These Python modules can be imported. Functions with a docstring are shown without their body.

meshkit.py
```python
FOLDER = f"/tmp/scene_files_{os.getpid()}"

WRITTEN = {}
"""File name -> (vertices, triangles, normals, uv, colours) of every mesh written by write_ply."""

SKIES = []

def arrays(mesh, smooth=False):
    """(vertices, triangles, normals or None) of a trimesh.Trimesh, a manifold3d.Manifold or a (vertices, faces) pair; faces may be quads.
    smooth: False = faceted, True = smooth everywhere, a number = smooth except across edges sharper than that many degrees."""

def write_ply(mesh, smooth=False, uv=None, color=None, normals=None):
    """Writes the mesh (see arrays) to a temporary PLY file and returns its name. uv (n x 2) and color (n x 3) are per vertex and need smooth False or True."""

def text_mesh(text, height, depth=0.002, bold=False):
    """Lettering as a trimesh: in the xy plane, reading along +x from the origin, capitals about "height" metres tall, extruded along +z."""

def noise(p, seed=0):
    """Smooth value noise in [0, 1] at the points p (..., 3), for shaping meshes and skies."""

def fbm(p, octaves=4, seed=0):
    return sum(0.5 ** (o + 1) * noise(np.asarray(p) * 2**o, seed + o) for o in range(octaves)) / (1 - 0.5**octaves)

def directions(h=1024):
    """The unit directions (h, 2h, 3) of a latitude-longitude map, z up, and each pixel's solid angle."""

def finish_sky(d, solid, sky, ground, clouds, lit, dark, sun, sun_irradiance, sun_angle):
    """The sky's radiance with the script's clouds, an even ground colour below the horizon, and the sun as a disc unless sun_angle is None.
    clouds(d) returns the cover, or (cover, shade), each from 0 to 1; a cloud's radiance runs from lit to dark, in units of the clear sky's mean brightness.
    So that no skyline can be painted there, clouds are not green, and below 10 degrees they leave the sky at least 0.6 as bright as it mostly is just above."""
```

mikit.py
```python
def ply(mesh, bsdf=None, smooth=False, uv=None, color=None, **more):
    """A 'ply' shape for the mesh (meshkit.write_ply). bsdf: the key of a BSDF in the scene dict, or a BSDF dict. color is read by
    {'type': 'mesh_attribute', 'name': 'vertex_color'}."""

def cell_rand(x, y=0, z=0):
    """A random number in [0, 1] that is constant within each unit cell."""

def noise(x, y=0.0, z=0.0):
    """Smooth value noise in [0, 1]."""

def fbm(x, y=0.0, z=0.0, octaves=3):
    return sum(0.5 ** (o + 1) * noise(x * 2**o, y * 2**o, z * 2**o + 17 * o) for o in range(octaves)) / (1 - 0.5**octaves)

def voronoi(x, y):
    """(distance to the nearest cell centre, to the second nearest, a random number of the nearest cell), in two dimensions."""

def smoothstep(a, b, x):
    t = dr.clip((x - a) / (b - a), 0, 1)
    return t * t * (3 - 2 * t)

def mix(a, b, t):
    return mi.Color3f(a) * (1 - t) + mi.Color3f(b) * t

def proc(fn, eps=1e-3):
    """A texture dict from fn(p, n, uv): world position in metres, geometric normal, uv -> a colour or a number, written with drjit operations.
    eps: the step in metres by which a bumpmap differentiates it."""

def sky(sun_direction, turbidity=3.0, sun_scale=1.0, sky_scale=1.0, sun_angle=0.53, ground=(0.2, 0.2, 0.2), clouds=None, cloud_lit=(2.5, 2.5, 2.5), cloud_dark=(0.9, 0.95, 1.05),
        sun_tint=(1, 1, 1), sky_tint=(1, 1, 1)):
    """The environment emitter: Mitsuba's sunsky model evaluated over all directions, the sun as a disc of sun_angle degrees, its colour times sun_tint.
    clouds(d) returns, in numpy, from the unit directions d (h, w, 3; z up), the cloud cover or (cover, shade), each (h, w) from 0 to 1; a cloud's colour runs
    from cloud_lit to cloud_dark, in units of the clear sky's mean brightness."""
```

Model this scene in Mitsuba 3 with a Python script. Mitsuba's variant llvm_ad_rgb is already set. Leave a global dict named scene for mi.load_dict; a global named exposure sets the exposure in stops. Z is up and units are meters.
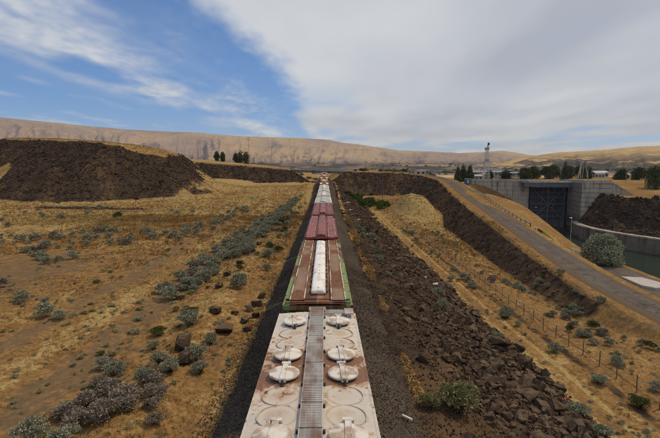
import math, random
import numpy as np, trimesh, drjit as dr, mitsuba as mi
import mikit, meshkit
from mikit import noise as N3, fbm as F3, voronoi, cell_rand, smoothstep as SS, mix
T = mi.ScalarTransform4f
scene, labels = {}, {}

# ------------------------------------------------------------------ camera, sky, exposure
CAM = np.array([0.0, 0.0, 10.4])
PITCH, YAW = math.radians(6.48), math.radians(0.62)
FWD = np.array([math.sin(YAW) * math.cos(PITCH), math.cos(YAW) * math.cos(PITCH), -math.sin(PITCH)])
scene['camera'] = {'type': 'perspective', 'fov': 2 * math.degrees(math.atan(330 / 449.0)), 'fov_axis': 'x', 'near_clip': 0.2, 'far_clip': 40000.0,
                   'to_world': T().look_at(origin=CAM.tolist(), target=(CAM + FWD * 10).tolist(), up=[0, 0, 1])}


def clouds(d):
    z = np.maximum(d[..., 2], 0.02)
    X, Y = d[..., 0] / z, d[..., 1] / z
    q = np.stack([X, Y * 0.45, X * 0], -1)
    big = meshkit.fbm(q * 0.9, 5, 3) - 0.5
    streak = meshkit.fbm(np.stack([X * 2.2 + Y * 0.25, Y * 0.8 - X * 0.5, X * 0], -1), 5, 11)
    fine = meshkit.fbm(np.stack([X * 7, Y * 3, X * 0], -1), 4, 5)
    e = X + 0.50 + 0.43 * np.exp(-np.maximum(Y - 2.67, -2) / 1.8) + 0.50 * big + 0.18 * (fine - 0.5) + 0.13 * (meshkit.fbm(np.stack([X * 16 + Y * 3, Y * 5 - X * 5, X * 0 + 6], -1), 4, 79) - .5)
    sheet = np.clip((e + 0.10) / 0.42, 0, 1)
    sheet = sheet * sheet * (3 - 2 * sheet) * (0.90 + 0.10 * streak)
    holes = np.clip((meshkit.fbm(np.stack([X * 0.45, Y * 0.16, X * 0 + 4], -1), 4, 21) - 0.56) / 0.10, 0, 1) * np.clip((Y - 5) / 4, 0, 1)
    sheet = sheet * (1 - 0.75 * holes)
    ripple = meshkit.fbm(np.stack([X * 13 + Y * 5, Y * 7 - X * 4, X * 0 + 2], -1), 4, 77)
    band = np.exp(-((X + 2.22 - 0.03 * Y + 0.8 * big) / 0.62) ** 2) * np.clip((streak - 0.26) / 0.34, 0, 1) * (0.22 + 0.5 * fine + 0.55 * ripple) * 0.98
    wisps = np.clip((streak * .6 + ripple * .5 - 0.56) / 0.2, 0, 1) * 0.38 * np.exp(-((X + 1.35) / 0.55) ** 2) * np.clip((Y - 3.0) / 3, 0.25, 1)
    left = np.clip((streak - 0.56) / 0.2, 0, 1) * 0.35 * np.clip(-X - 2.0, 0, 1)
    veil = np.clip((0.16 - d[..., 2]) / 0.16, 0, 1) ** 2 * 0.28
    cover = 1 - (1 - sheet) * (1 - np.clip(band, 0, 0.9)) * (1 - left) * (1 - wisps) * (1 - veil)
    shade = np.clip(0.38 + 1.5 * (meshkit.fbm(np.stack([X * 0.8 - Y * 0.1, Y * 0.3, X * 0 + 9], -1), 5, 31) - 0.5) + 0.12 * np.clip(X + 0.2, 0, 2) - 0.45 * np.clip(band, 0, 1), 0, 1)
    return cover, shade


scene['sky'] = mikit.sky((0.50, 0.22, 0.84), turbidity=2.6, sun_scale=0.56, sun_angle=3.0, sky_scale=1.0, ground=(0.12, 0.09, 0.06), clouds=clouds,
                         cloud_lit=(2.80, 2.90, 3.06), cloud_dark=(1.85, 1.99, 2.28), sun_tint=(1.0, 0.93, 0.82), sky_tint=(0.66, 0.88, 1.13))
exposure = 1.5

# ------------------------------------------------------------------ helpers
def ref(k): return {'type': 'ref', 'id': k}
def key_of(name, parent=None):
    k = f'{parent}__{name}' if parent else name
    if k not in scene and k not in labels: return k
    i = 1
    while f'{k}_{i:03d}' in scene or f'{k}_{i:03d}' in labels: i += 1
    return f'{k}_{i:03d}'
_next = {}
def fresh(name, parent=None):
    k = f'{parent}__{name}' if parent else name
    i = _next.get(k, 0); _next[k] = i + 1
    return k if i == 0 else f'{k}_{i:03d}'
def thing(name, label, cat, group=None):
    k = fresh(name); labels[k] = {'label': label, 'category': cat}
    if group: labels[k]['group'] = group
    return k
def obj(name, mesh, bsdf, parent=None, smooth=False, to_world=None, kind=None, label=None, **kw):
    k = fresh(name, parent)
    d = dict(mesh) if isinstance(mesh, dict) else mikit.ply(mesh, bsdf, smooth=smooth, **kw)
    if to_world is not None: d['to_world'] = to_world
    scene[k] = d
    if kind or label:
        labels[k] = {}
        if kind: labels[k]['kind'] = kind
        if label: labels[k]['label'] = label
    return k
def cat(ms): return trimesh.util.concatenate(ms)
def M(v, f): return trimesh.Trimesh(np.asarray(v, float), np.asarray(f), process=False)
def box(x0, x1, y0, y1, z0, z1):
    b = trimesh.creation.box((abs(x1 - x0), abs(y1 - y0), abs(z1 - z0))); b.apply_translation(((x0 + x1) / 2, (y0 + y1) / 2, (z0 + z1) / 2)); return b
def cyl(p, q, r, n=10, r2=None):
    p, q = np.asarray(p, float), np.asarray(q, float); r2 = r if r2 is None else r2
    w = (q - p) / np.linalg.norm(q - p); u = np.cross(w, [0, 0, 1] if abs(w[2]) < 0.9 else [1, 0, 0]); u /= np.linalg.norm(u); v = np.cross(w, u)
    a = np.arange(n) * 2 * math.pi / n; c = np.cos(a)[:, None] * u + np.sin(a)[:, None] * v
    V = np.vstack([p + c * r, q + c * r2, [p], [q]]); i = np.arange(n); j = (i + 1) % n
    F = np.vstack([np.stack([i, j, j + n], 1), np.stack([i, j + n, i + n], 1), np.stack([j, i, i * 0 + 2 * n], 1), np.stack([i + n, j + n, i * 0 + 2 * n + 1], 1)])
    return M(V, F)
def bar(p, q, w, h=None):
    """a rectangular bar from p to q, w across and h up"""
    p, q = np.asarray(p, float), np.asarray(q, float); h = w if h is None else h
    d = q - p; L = np.linalg.norm(d); d /= L; s = np.cross(d, [0, 0, 1]) if abs(d[2]) < 0.99 else np.array([1.0, 0, 0]); s /= np.linalg.norm(s); u = np.cross(s, d)
    b = trimesh.creation.box((w, L, h)); m = np.eye(4); m[:3, 0], m[:3, 1], m[:3, 2], m[:3, 3] = s, d, u, (p + q) / 2
    b.apply_transform(m); return b
def prism(poly, y0, y1):
    """polygon in x,z extruded along y"""
    from shapely.geometry import Polygon
    m = trimesh.creation.extrude_polygon(Polygon(poly), y1 - y0, engine='earcut')
    v = np.array(m.vertices); m.vertices = np.stack([v[:, 0], y1 - v[:, 2], v[:, 1]], 1); 
    return m
def sst(a, b, x):
    t = np.clip((x - a) / (b - a), 0, 1); return t * t * (3 - 2 * t)
def n2(x, y, s, seed=0, o=4): return meshkit.fbm(np.stack([x * s, y * s, x * 0 + seed * 3.7], -1), o, seed)

# ------------------------------------------------------------------ terrain heights (metres, rail head at 0)
XC = -0.33
def trackz(y): return 3.6 * sst(128, 215, np.asarray(y, float))
ROAD = np.array([(31.5, -40, -5.0), (32.8, 5, -4.7), (33.6, 30, -4.45), (34.1, 42, -4.2), (34.6, 53, -3.85), (36.2, 67, -3.2), (44.4, 116, -1.3), (54.2, 175, 1.0), (60.6, 212, 3.0), (61.8, 232, 4.8), (56.0, 248, 6.6),
                 (42, 256, 7.8), (14, 259, 8.45), (-24, 259, 10.0), (-60, 258, 13.0), (-100, 259, 15.4), (-200, 270, 17)], float)
def _smooth_line(P, n=16):
    out = []
    Q = np.vstack([2 * P[0] - P[1], P, 2 * P[-1] - P[-2]])
    for i in range(1, len(Q) - 2):
        t = np.linspace(0, 1, n, endpoint=False)[:, None]; a, b, c, d = Q[i - 1:i + 3]
        out.append(0.5 * (2 * b + (c - a) * t + (2 * a - 5 * b + 4 * c - d) * t**2 + (3 * b - a - 3 * c + d) * t**3))
    return np.vstack(out + [P[-1:]])
ROADL = _smooth_line(ROAD)
_road_tree = None
def _road_dense():
    global _road_tree
    if _road_tree is None:
        from scipy.spatial import cKDTree
        s = np.concatenate([[0], np.cumsum(np.linalg.norm(np.diff(ROADL[:, :2], axis=0), axis=1))]); t = np.arange(0, s[-1], 0.4)
        P = np.stack([np.interp(t, s, ROADL[:, k]) for k in range(3)], 1); D = np.gradient(P[:, :2], axis=0); D /= np.linalg.norm(D, axis=1, keepdims=True)
        _road_tree = cKDTree(P[:, :2]), P, D
    return _road_tree
def road_dist(x, y):
    """signed distance from the road's centre line (positive on its right, towards the lock) and the road's height there"""
    tree, P, D = _road_dense(); sh = x.shape
    _, i = tree.query(np.stack([x.ravel(), y.ravel()], 1))
    r = np.stack([x.ravel(), y.ravel()], 1) - P[i, :2]
    s = r[:, 0] * D[i, 1] - r[:, 1] * D[i, 0]; dist = np.linalg.norm(r, axis=1)
    return (np.where(s < 0, -1, 1) * dist).reshape(sh), P[i, 2].reshape(sh)
def poly_sd(x, y, poly):
    """signed distance to a polygon (negative inside)"""
    poly = np.asarray(poly, float); d = np.full(x.shape, 1e9); ins = np.zeros(x.shape, bool)
    for a, b in zip(poly, np.roll(poly, -1, 0)):
        e = b - a; t = np.clip(((x - a[0]) * e[0] + (y - a[1]) * e[1]) / (e @ e), 0, 1)
        d = np.minimum(d, np.hypot(x - a[0] - t * e[0], y - a[1] - t * e[1]))
        c = ((a[1] > y) != (b[1] > y)) & (x < (b[0] - a[0]) * (y - a[1]) / (b[1] - a[1] + 1e-12) + a[0]); ins ^= c
    return np.where(ins, -d, d)
MESA = [(-62, 170), (-80, 165), (-103, 171), (-126, 182), (-139, 196), (-150, 198), (-172, 190), (-330, 200), (-330, 900), (-96, 900), (-76, 240), (-66, 205)]
SPUR = [(-66, 196), (-60, 214), (-44, 240), (-90, 250), (-100, 215)]
EAST = [(156, 243), (166, 233), (190, 217), (320, 196), (320, 480), (163, 480), (163, 290), (157, 262)]
def terrain(x, y):
    """height, rock mask (0..1), tone (0 soil, 0.5 orange grass, 1 gold grass, 2 green)"""
    x, y = np.asarray(x, float), np.asarray(y, float)
    tz = trackz(y); d = x - XC
    big, mid, small = n2(x, y, 0.03, 1), n2(x, y, 0.12, 2), n2(x, y, 0.6, 3)
    L = np.interp(-d, [0, 4.6, 6, 8.6, 10.2, 13, 20, 60, 400], [-0.95, -0.95, -0.85, -0.45, -0.8, -1.05, -0.75, -0.6, -0.2])
    terr = -5 + 1.1 * sst(120, 215, y)
    f = np.clip((d - 6.3) / 9.5, 0, 1)
    R = np.where(d < 6.3, np.interp(d, [0, 4.7, 6.3], [-0.95, -0.95, -1.15]) + tz, (tz - 1.15) * (1 - f) + terr * f)
    z = np.where(d < 0, L + tz * np.interp(-d, [0, 40, 90], [1, 0.75, 0.4]), R)
    off = sst(4.3, 8, np.abs(d))
    z = z + off * ((big - 0.5) * 1.1 + (mid - 0.5) * 0.45 + (small - 0.5) * 0.16)
    # the wheel ruts of the two dirt tracks
    for xr in (16.7, 18.2): z = z - 0.10 * np.exp(-((x - xr) / 0.28) ** 2) * (y < 170)
    # knoll at the foot of the road bank
    kn = np.exp(-(((x - 30.2) / 6.4) ** 2 + ((y - 152) / 17) ** 2) ** 1.45)
    z = z + (6.4 + (mid - .5) * 2.2 + (small - .5) * .9) * kn
    rock = np.zeros(x.shape)
    rr = sst(6.0, 7.4, d + (mid - .5) * 2.5) * (1 - sst(13.5, 16.3, d + (mid - 0.5) * 2)) * (y < 260)
    rock = np.maximum(rock, rr * 0.85)
    gs = (d > 4.3) * (1 - sst(7.2, 8.6, d)) * (y < 240)
    rock = np.maximum(rock, gs * (0.9 - 1.0 * sst(0.48, 0.60, mid + 0.25 * np.exp(-((d - 5.2) / .7) ** 2) - .16)))
    # road bank
    rd, rz = road_dist(x, y)
    wob = (mid - 0.5) * 1.0 + (small - 0.5) * 0.5
    toe = sst(36, 50, y) * (1 - sst(125, 165, y)) * sst(22.5, 30, x) * (rd < 0) * (rd > -26)
    z = z - 1.7 * toe
    left = rz - 0.12 - np.maximum(0, -rd - np.interp(y, [60, 130], [3.6, 4.8])) * np.interp(y, [60, 120, 200], [0.85, 0.72, 0.50]) + np.where(rd < -5, wob, 0)
    bank = (rd <= 0) & (left > z) & (y < 420)
    north = (rd > 0) & (((y > 252) & (x < 50)) | ((y > 232) & (x < 40)))
    rockb = sst(0.15, 0.6, left - z + (big - .5)) * sst(-.3, .8, -rd - np.interp(y, [60, 130], [3.8, 5.1])) * sst(44, 50, y) * (1 - kn * 1.6).clip(0, 1)
    z = np.where(rd <= 0, np.maximum(z, left), z); rock = np.maximum(rock, np.where(rd <= 0, rockb, 0))
    # right of the road: verge, bench with car park, bank down to the lock
    drop = np.minimum(0.75, np.maximum(0, rd - 3.4) * 0.35) * sst(92, 108, y) + np.maximum(0, rd - 3.4) * 0.95 * (1 - sst(92, 108, y)) + np.maximum(0, rd - 6.0) * 0.55 * sst(92, 108, y)
    zr = rz - 0.12 - drop + np.where(rd > 4, wob * 0.8, 0)
    bench = -7.9 + 0.02 * (y - 70); inb = (rd > 0) & (y < 99)
    zb = np.maximum(zr, bench) - 30 * sst(56.2, 60, x + (mid - .5) * 1.5)
    zr = np.where(y < 99, zb, np.where(y < 104, np.maximum(zr, zb - (y - 99) * 4), zr))
    # shoulder of dry ground between the road and the lock
    hump = np.exp(-(((x - 62) / 8) ** 2 + ((y - 142) / 22) ** 2)) * 4.0 + np.exp(-(((x - 90) / 10) ** 2 + ((y - 255) / 35) ** 2)) * 1.0
    zr = np.maximum(zr + hump * (y > 104), -31.0)
    far = sst(278, 296, y) * sst(60, 66, x)           # land behind the dam
    zr = zr * (1 - far) + far * np.maximum(zr, 0.6 + (big - .5) * 1.5)
    z = np.where((rd > 0) & ~north, np.maximum(zr, -31), z)
    # north side of the overpass road
    zn = np.where(north, rz - 0.12 - np.maximum(0, np.abs(rd) - 5) * 0.02 + (big - 0.5) * 1.2 * (np.abs(rd) > 5) + np.clip(rd - 8, 0, 40) * 0.05, -99)
    cut = np.abs(d + 1.0) * 1.0 - 5.0 - 0.25                # the notch the railway runs through
    notch = np.maximum(tz - 0.95, tz - 0.95 + np.maximum(0, np.abs(d + 2.5) - 6.0) * 0.62)
    z = np.where(north, zn, z)
    z = np.where((y > 222) & (np.abs(d) < 60), np.minimum(z, notch + np.maximum(0, 238 - y) * 1.5), z)
    # mesa
    dm = poly_sd(x, y, MESA) + (big - 0.5) * 9 + (mid - 0.5) * 2.5
    top = np.interp(x, [-330, -160, -126, -100, -80, -60], [26.5, 23.6, 22.6, 21.5, 20.0, 15.5]) + (big - .5) * 1.2 - 7 * sst(215, 300, y)
    zm = top - np.maximum(0, dm) * 0.66 - np.where(dm > -6, 0.5 * sst(-6, 0, dm), 0)
    m = zm > z
    rm = sst(-1.5, 2.0, dm + (mid - .5) * 5) * sst(0.3, 1.5, zm - z + (mid - 0.5) * 2)
    tan1 = np.exp(-(((x + 110) / 3.8) ** 2 + ((y - 152) / 8) ** 2))      # bare grassy tongue in the gully
    rm = rm * (1 - sst(0.35, 0.6, tan1 + (mid - .5) * 0.4)) * (1 - (0.45 + 0.55 * sst(.40, .62, mid)) * sst(-55, -43, x + (big - .5) * 14 + (mid - .5) * 8 + np.maximum(0, y - 180) * 0.3))
    z = np.where(m, zm, z); rock = np.where(m, rm, rock)
    # grassy spur joining the mesa to the far ridge
    ds = poly_sd(x, y, SPUR) + (big - .5) * 6
    zs = np.interp(y, [196, 214, 240], [8.0, 6.0, 4.2]) - np.maximum(0, ds) * 0.22
    sp = (zs > z) & (y < 250); z = np.where(sp, zs, z); rock = np.where(sp, 0, rock)
    # low second band of stones under the mesa
    rock = np.maximum(rock, 0.9 * sst(0.55, 0.7, np.exp(-((y - 124 - (x + 66) * -0.15) / 5) ** 2 - ((x + 64) / 22) ** 4) * (0.6 + 0.8 * mid)))
    # rock east of the lock
    de = poly_sd(x, y, EAST) + (mid - 0.5) * 5 + (big - .5) * 4
    ze = np.interp(y, [200, 240, 290, 400], [-6.2, -5.5, 0.5, 1.5]) - np.maximum(0, de) * 1.5 + (big - .5) * 1.5
    e = (ze > z) & (x > 120); z = np.where(e, np.maximum(ze, -20.6), z)
    xg = np.interp(y, [60, 140, 168, 190, 207, 222, 236, 247, 258, 262], [230, 176, 160, 149, 142.5, 139.4, 139.6, 142, 146.2, 147.5])
    wet = (x > 75) & (x < xg) & (y > 60) & (y < 256) & (x > 128); z = np.where(wet, np.minimum(z, -31), z); e = e & ~wet; z = np.where(e & (de > 0), z, z)
    floor = (x > 128) & (y < 262) & (de > 0) & (x >= xg) & (y > 60)
    z = np.where(floor & (z < -20.6), -20.6, z)
    rock = np.where(e, sst(-3.5, -0.5, de + (mid - .5) * 3), rock); rock = np.where(floor, 0.8, rock)
    # the lock's chamber, its approach and the dam's footings
    lu = (x - 133.3) * 0.9703 - (y - 290.5) * 0.2419; ls = -(x - 133.3) * 0.2419 - (y - 290.5) * 0.9703
    z = np.where((lu > -1) & (lu < 36.2) & (ls > -7) & (ls < 30.8) | (lu > -1) & (lu < 19) & (ls > 0) & (ls < 70), np.minimum(z, -31), z)
    z = np.where((lu > -38.4) & (lu < 0.5) & (ls > -8) & (ls < 2.5), np.minimum(z, 1.4), z)
    # tone
    tone = 0.30 + 0.55 * sst(0.35, 0.7, mid * 0.5 + big * 0.6)
    tone = np.where((d < -5), np.interp(y, [0, 70, 110, 150], [0.50, 0.58, 0.80, 0.86]) + (mid - 0.5) * 0.75 + (big - .5) * 0.7, tone)
    tone = tone + 0.45 * np.exp(-((x + 17.1) / 0.9) ** 2) * (y < 130) * (0.5 + mid) - 0.55 * np.exp(-((x + 14.2) / 1.7) ** 2) * (y < 170) - 0.35 * np.exp(-((x + 20.2) / 1.2) ** 2) * (y < 150)
    tone = tone + (x < -5.5) * (x > -26) * (y < 190) * (0.75 * (meshkit.fbm(np.stack([x * .75, y * .022, x * 0 + 3], -1), 4, 88) - .5) * 2 * .6)
    tone = tone - 0.45 * sst(-24, -30, x) * (1 - sst(55, 78, y + (big - .5) * 30))
    tone = np.where((d > 15) & (rd < 0) & (y < 160), 0.50 + (mid - .5) * 0.6 + (big - .5) * 0.3 + 0.25 * sst(60, 130, y), tone)
    for xr in (16.7, 18.2): tone = tone + 0.75 * np.exp(-((x - xr) / 0.17) ** 2) * (y < 160) * (0.5 + mid)
    tone = tone - 0.10 * np.exp(-((x - 17.45) / 0.45) ** 2) * (y < 160) * (d > 0)
    strip = np.exp(-((x - 20.1) / 0.55) ** 4) * (y < 110) * (d > 0)
    rock = np.maximum(rock, strip * (0.30 + 0.5 * mid))
    gb = sst(0.5, 0.8, np.exp(-(((x - 20.0) / 9) ** 2 + ((y - 186) / 22) ** 2)) + (mid - .5) * 0.5)
    rock = rock * (1 - gb); tone = np.where(gb > 0.02, tone * (1 - gb) + 1.7 * gb, tone)
    green = sst(0.52, 0.66, n2(x, y, 0.05, 8)) * 0.6 * (d < -20) * sst(75, 100, y) * (1 - sst(190, 240, y))
    tone = np.where(green > 0.02, np.maximum(tone, 0.95) + green * 0.66, tone)
    g2 = np.exp(-(((x - 51) / 4) ** 2 + ((y - 97) / 9) ** 2)); tone = np.where(g2 > 0.3, 1.0 + 0.8 * sst(0.3, 0.6, g2), tone)
    tone = np.where(kn > 0.15, 1.05 + (mid - .5) * .25, tone)
    tone = np.where((rd < 0) & (rd > -4.8) & (y < 300), 0.38 + (mid - .5) * 0.5, tone)
    tone = np.where((rd > 2) & (rd < 7) & (y < 300), 0.6 + (mid - .5) * 0.6, tone)
    return z, np.clip(rock, 0, 1), np.clip(tone, 0, 2)
def H(x, y): return terrain(np.atleast_1d(np.asarray(x, float)), np.atleast_1d(np.asarray(y, float)))[0]
#@TERRAIN_END

# ------------------------------------------------------------------ materials
def C(*c): return mi.Color3f(*c)
def mat(name, fn, rough=None, bump=None, scale=1.0, spec=0.3, eps=0.01):
    b = {'type': 'diffuse', 'reflectance': mikit.proc(fn)} if rough is None else {'type': 'principled', 'base_color': mikit.proc(fn), 'roughness': rough, 'specular': spec}
    if bump is not None: b = {'type': 'bumpmap', 'arbitrary': mikit.proc(bump, eps=eps), 'scale': scale, 'bsdf': b}
    scene[name] = {'type': 'twosided', 'bsdf': b}
def flat(name, rgb, rough=0.6, metallic=0.0, var=0.22, freq=1.3):
    """plain paint or metal with faint weathering"""
    def fn(p, n, uv, rgb=rgb):
        w = F3(p.x * freq, p.y * freq, p.z * freq * 2, 3)
        return C(*rgb) * (1 - var + 2 * var * w)
    scene[name] = {'type': 'twosided', 'bsdf': {'type': 'principled', 'base_color': mikit.proc(fn), 'roughness': rough, 'metallic': metallic, 'specular': 0.3}}

def ground_fn(p, n, uv):
    a = F3(p.x * 1.1, p.y * 1.1, 3, 4); b = F3(p.x * 7, p.y * 7, 5, 2); c = F3(p.x * 0.16, p.y * 0.16, 8, 3)
    e = F3(p.x * 3.1, p.y * 2.4, 11, 3); t = uv.y + (a - 0.5) * 0.75 + (c - 0.5) * 0.25 + (e - 0.5) * 0.7 + (b - 0.5) * 0.2
    soil = mix(C(.118, .080, .046), C(.188, .132, .074), e)
    org = mix(C(.188, .110, .043), C(.260, .160, .067), b)
    gold = mix(C(.268, .192, .083), C(.352, .264, .120), b)
    green = mix(C(.085, .092, .026), C(.120, .125, .036), b)
    col = mix(soil, org, SS(0.08, 0.48, t)); col = mix(col, gold, SS(0.55, 1.0, t)); col = mix(col, green, SS(1.15, 1.6, t))
    f1, f2, r = voronoi(p.x * 1.7, (p.y + p.z) * 1.7)
    rock = mix(C(.034, .025, .019), C(.066, .048, .036), r) * (0.75 + 0.6 * b)
    brown = mix(C(.070, .045, .029), C(.120, .078, .044), a)
    rock = mix(rock, brown, SS(0.50, 0.66, F3(p.x * .22 + p.z * .05, p.y * .09, p.z * .04, 4) * .7 + a * .3))
    return mix(col * (0.80 + 0.4 * b), rock, SS(0.30, 0.62, uv.x + (a - 0.5) * 0.5 + (b - .5) * 0.25))
mat('ground_mat', ground_fn)
def rock_fn(p, n, uv):
    r = F3(p.x * .9, p.y * .9, p.z * .9, 3); b = N3(p.x * 14, p.y * 14, p.z * 14); k = F3(p.x * 3.3 + 9, p.y * 3.3, p.z * 3.3, 2)
    w = cell_rand(p.x * 1.3 + k * .4, p.y * 1.3, p.z * 1.3)
    c = mix(C(.034, .024, .018), C(.105, .076, .056), r * .6 + w * .4) * (0.7 + 0.6 * b)
    c = mix(c, C(.165, .122, .084), SS(0.45, 0.95, n.z) * SS(0.38, 0.62, k) * 0.6)
    return mix(c, C(.115, .095, .078), SS(0.62, 0.8, k) * 0.7)
mat('basalt_mat', rock_fn, bump=lambda p, n, uv: F3(p.x * 9, p.y * 9, p.z * 9, 3), scale=0.05)
mat('talus_mat', lambda p, n, uv: mix(mix(C(.028, .021, .016), C(.074, .055, .042), F3(p.x * 0.8, p.y * 0.8, p.z * 0.8, 3)), C(.105, .076, .050), SS(.53, .70, F3(p.x * .22 + p.z * .05, p.y * .09, p.z * .04, 4)) * .75))
mat('pale_rubble_mat', lambda p, n, uv: mix(C(.30, .28, .25), C(.55, .53, .50), F3(p.x * 4, p.y * 4, p.z * 4)))
def gravel_fn(p, n, uv):
    f1, f2, r = voronoi(p.x * 14, (p.y + p.z) * 14); g = F3(p.x * .5, p.y * .15, 2, 3)
    return mix(C(.050, .041, .033), C(.118, .099, .082), r) * (0.65 + 0.7 * g) * SS(-0.1, 0.25, f2 - f1)
mat('gravel_mat', gravel_fn)
mat('gravel_stone_mat', lambda p, n, uv: mix(C(.044, .035, .028), C(.140, .117, .097), cell_rand(p.x * 11, p.y * 11, 0)))
mat('grass_mat', lambda p, n, uv: mix(mix(C(.190, .106, .039), C(.272, .168, .068), F3(p.x * 1.3, p.y * 1.3, 0, 3)), C(.37, .280, .128), SS(0.45, 0.75, F3(p.x * .35 + 7, p.y * .35, 1, 3)) * 0.8))
def sage_fn(lo, hi): return lambda p, n, uv: mix(C(*lo), C(*hi), F3(p.x * 2.6, p.y * 2.6, p.z * 2.6, 3)) * (0.75 + 0.5 * N3(p.x * 22, p.y * 22, p.z * 22))
mat('sage_mat', sage_fn((.200, .204, .142), (.360, .368, .270)))
mat('green_bush_mat', sage_fn((.080, .092, .032), (.150, .158, .062)))
mat('thicket_mat', sage_fn((.050, .085, .022), (.110, .160, .045)))
mat('dead_bush_mat', sage_fn((.165, .138, .112), (.325, .280, .230)))
mat('olive_mat', sage_fn((.170, .168, .078), (.310, .300, .150)))
mat('twig_mat', lambda p, n, uv: mix(C(.06, .045, .035), C(.12, .09, .07), N3(p.x * 9, p.y * 9, p.z * 9)))
mat('tree_mat', sage_fn((.042, .056, .024), (.120, .138, .060)))
mat('tree_light_mat', sage_fn((.050, .060, .028), (.110, .118, .060)))
mat('willow_mat', sage_fn((.200, .220, .150), (.370, .390, .280)))
mat('bark_mat', lambda p, n, uv: mix(C(.07, .05, .04), C(.14, .11, .09), F3(p.x * 5, p.y * 5, p.z * 2)))
def asphalt_fn(p, n, uv):
    g = F3(p.x * 0.5, p.y * 0.5, 1, 4); b = N3(p.x * 25, p.y * 25, 2)
    lane = dr.exp(-dr.square((uv.x - 0.28) / 0.09)) + dr.exp(-dr.square((uv.x - 0.72) / 0.09))
    c = mix(C(.085, .075, .066), C(.140, .124, .108), g) * (0.85 + 0.3 * b) * (1 + 0.18 * lane)
    edge = SS(0.16, 0.02, dr.minimum(uv.x, 1 - uv.x) + (g - 0.5) * 0.3 + (b - .5) * .06); crack = SS(.035, .01, dr.abs(F3(p.x * .9, p.y * .9, 6, 3) - .5)) * .35; c = c * (1 - crack)
    return mix(c, C(.150, .105, .065), edge * 0.8)
mat('asphalt_mat', asphalt_fn)
def concrete_fn(p, n, uv):
    h = p.x * 0.97 - p.y * 0.24
    g = F3(p.x * .18, p.y * .18, p.z * .18, 4); st = F3(h * 1.2, 4, p.z * 0.10, 3); b = N3(p.x * 3, p.y * 3, p.z * 3)
    c = mix(C(.30, .278, .240), C(.46, .435, .380), g) * (0.88 + 0.24 * b)
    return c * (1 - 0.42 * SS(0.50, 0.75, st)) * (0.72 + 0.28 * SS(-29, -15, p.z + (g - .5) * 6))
mat('concrete_mat', concrete_fn)
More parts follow.
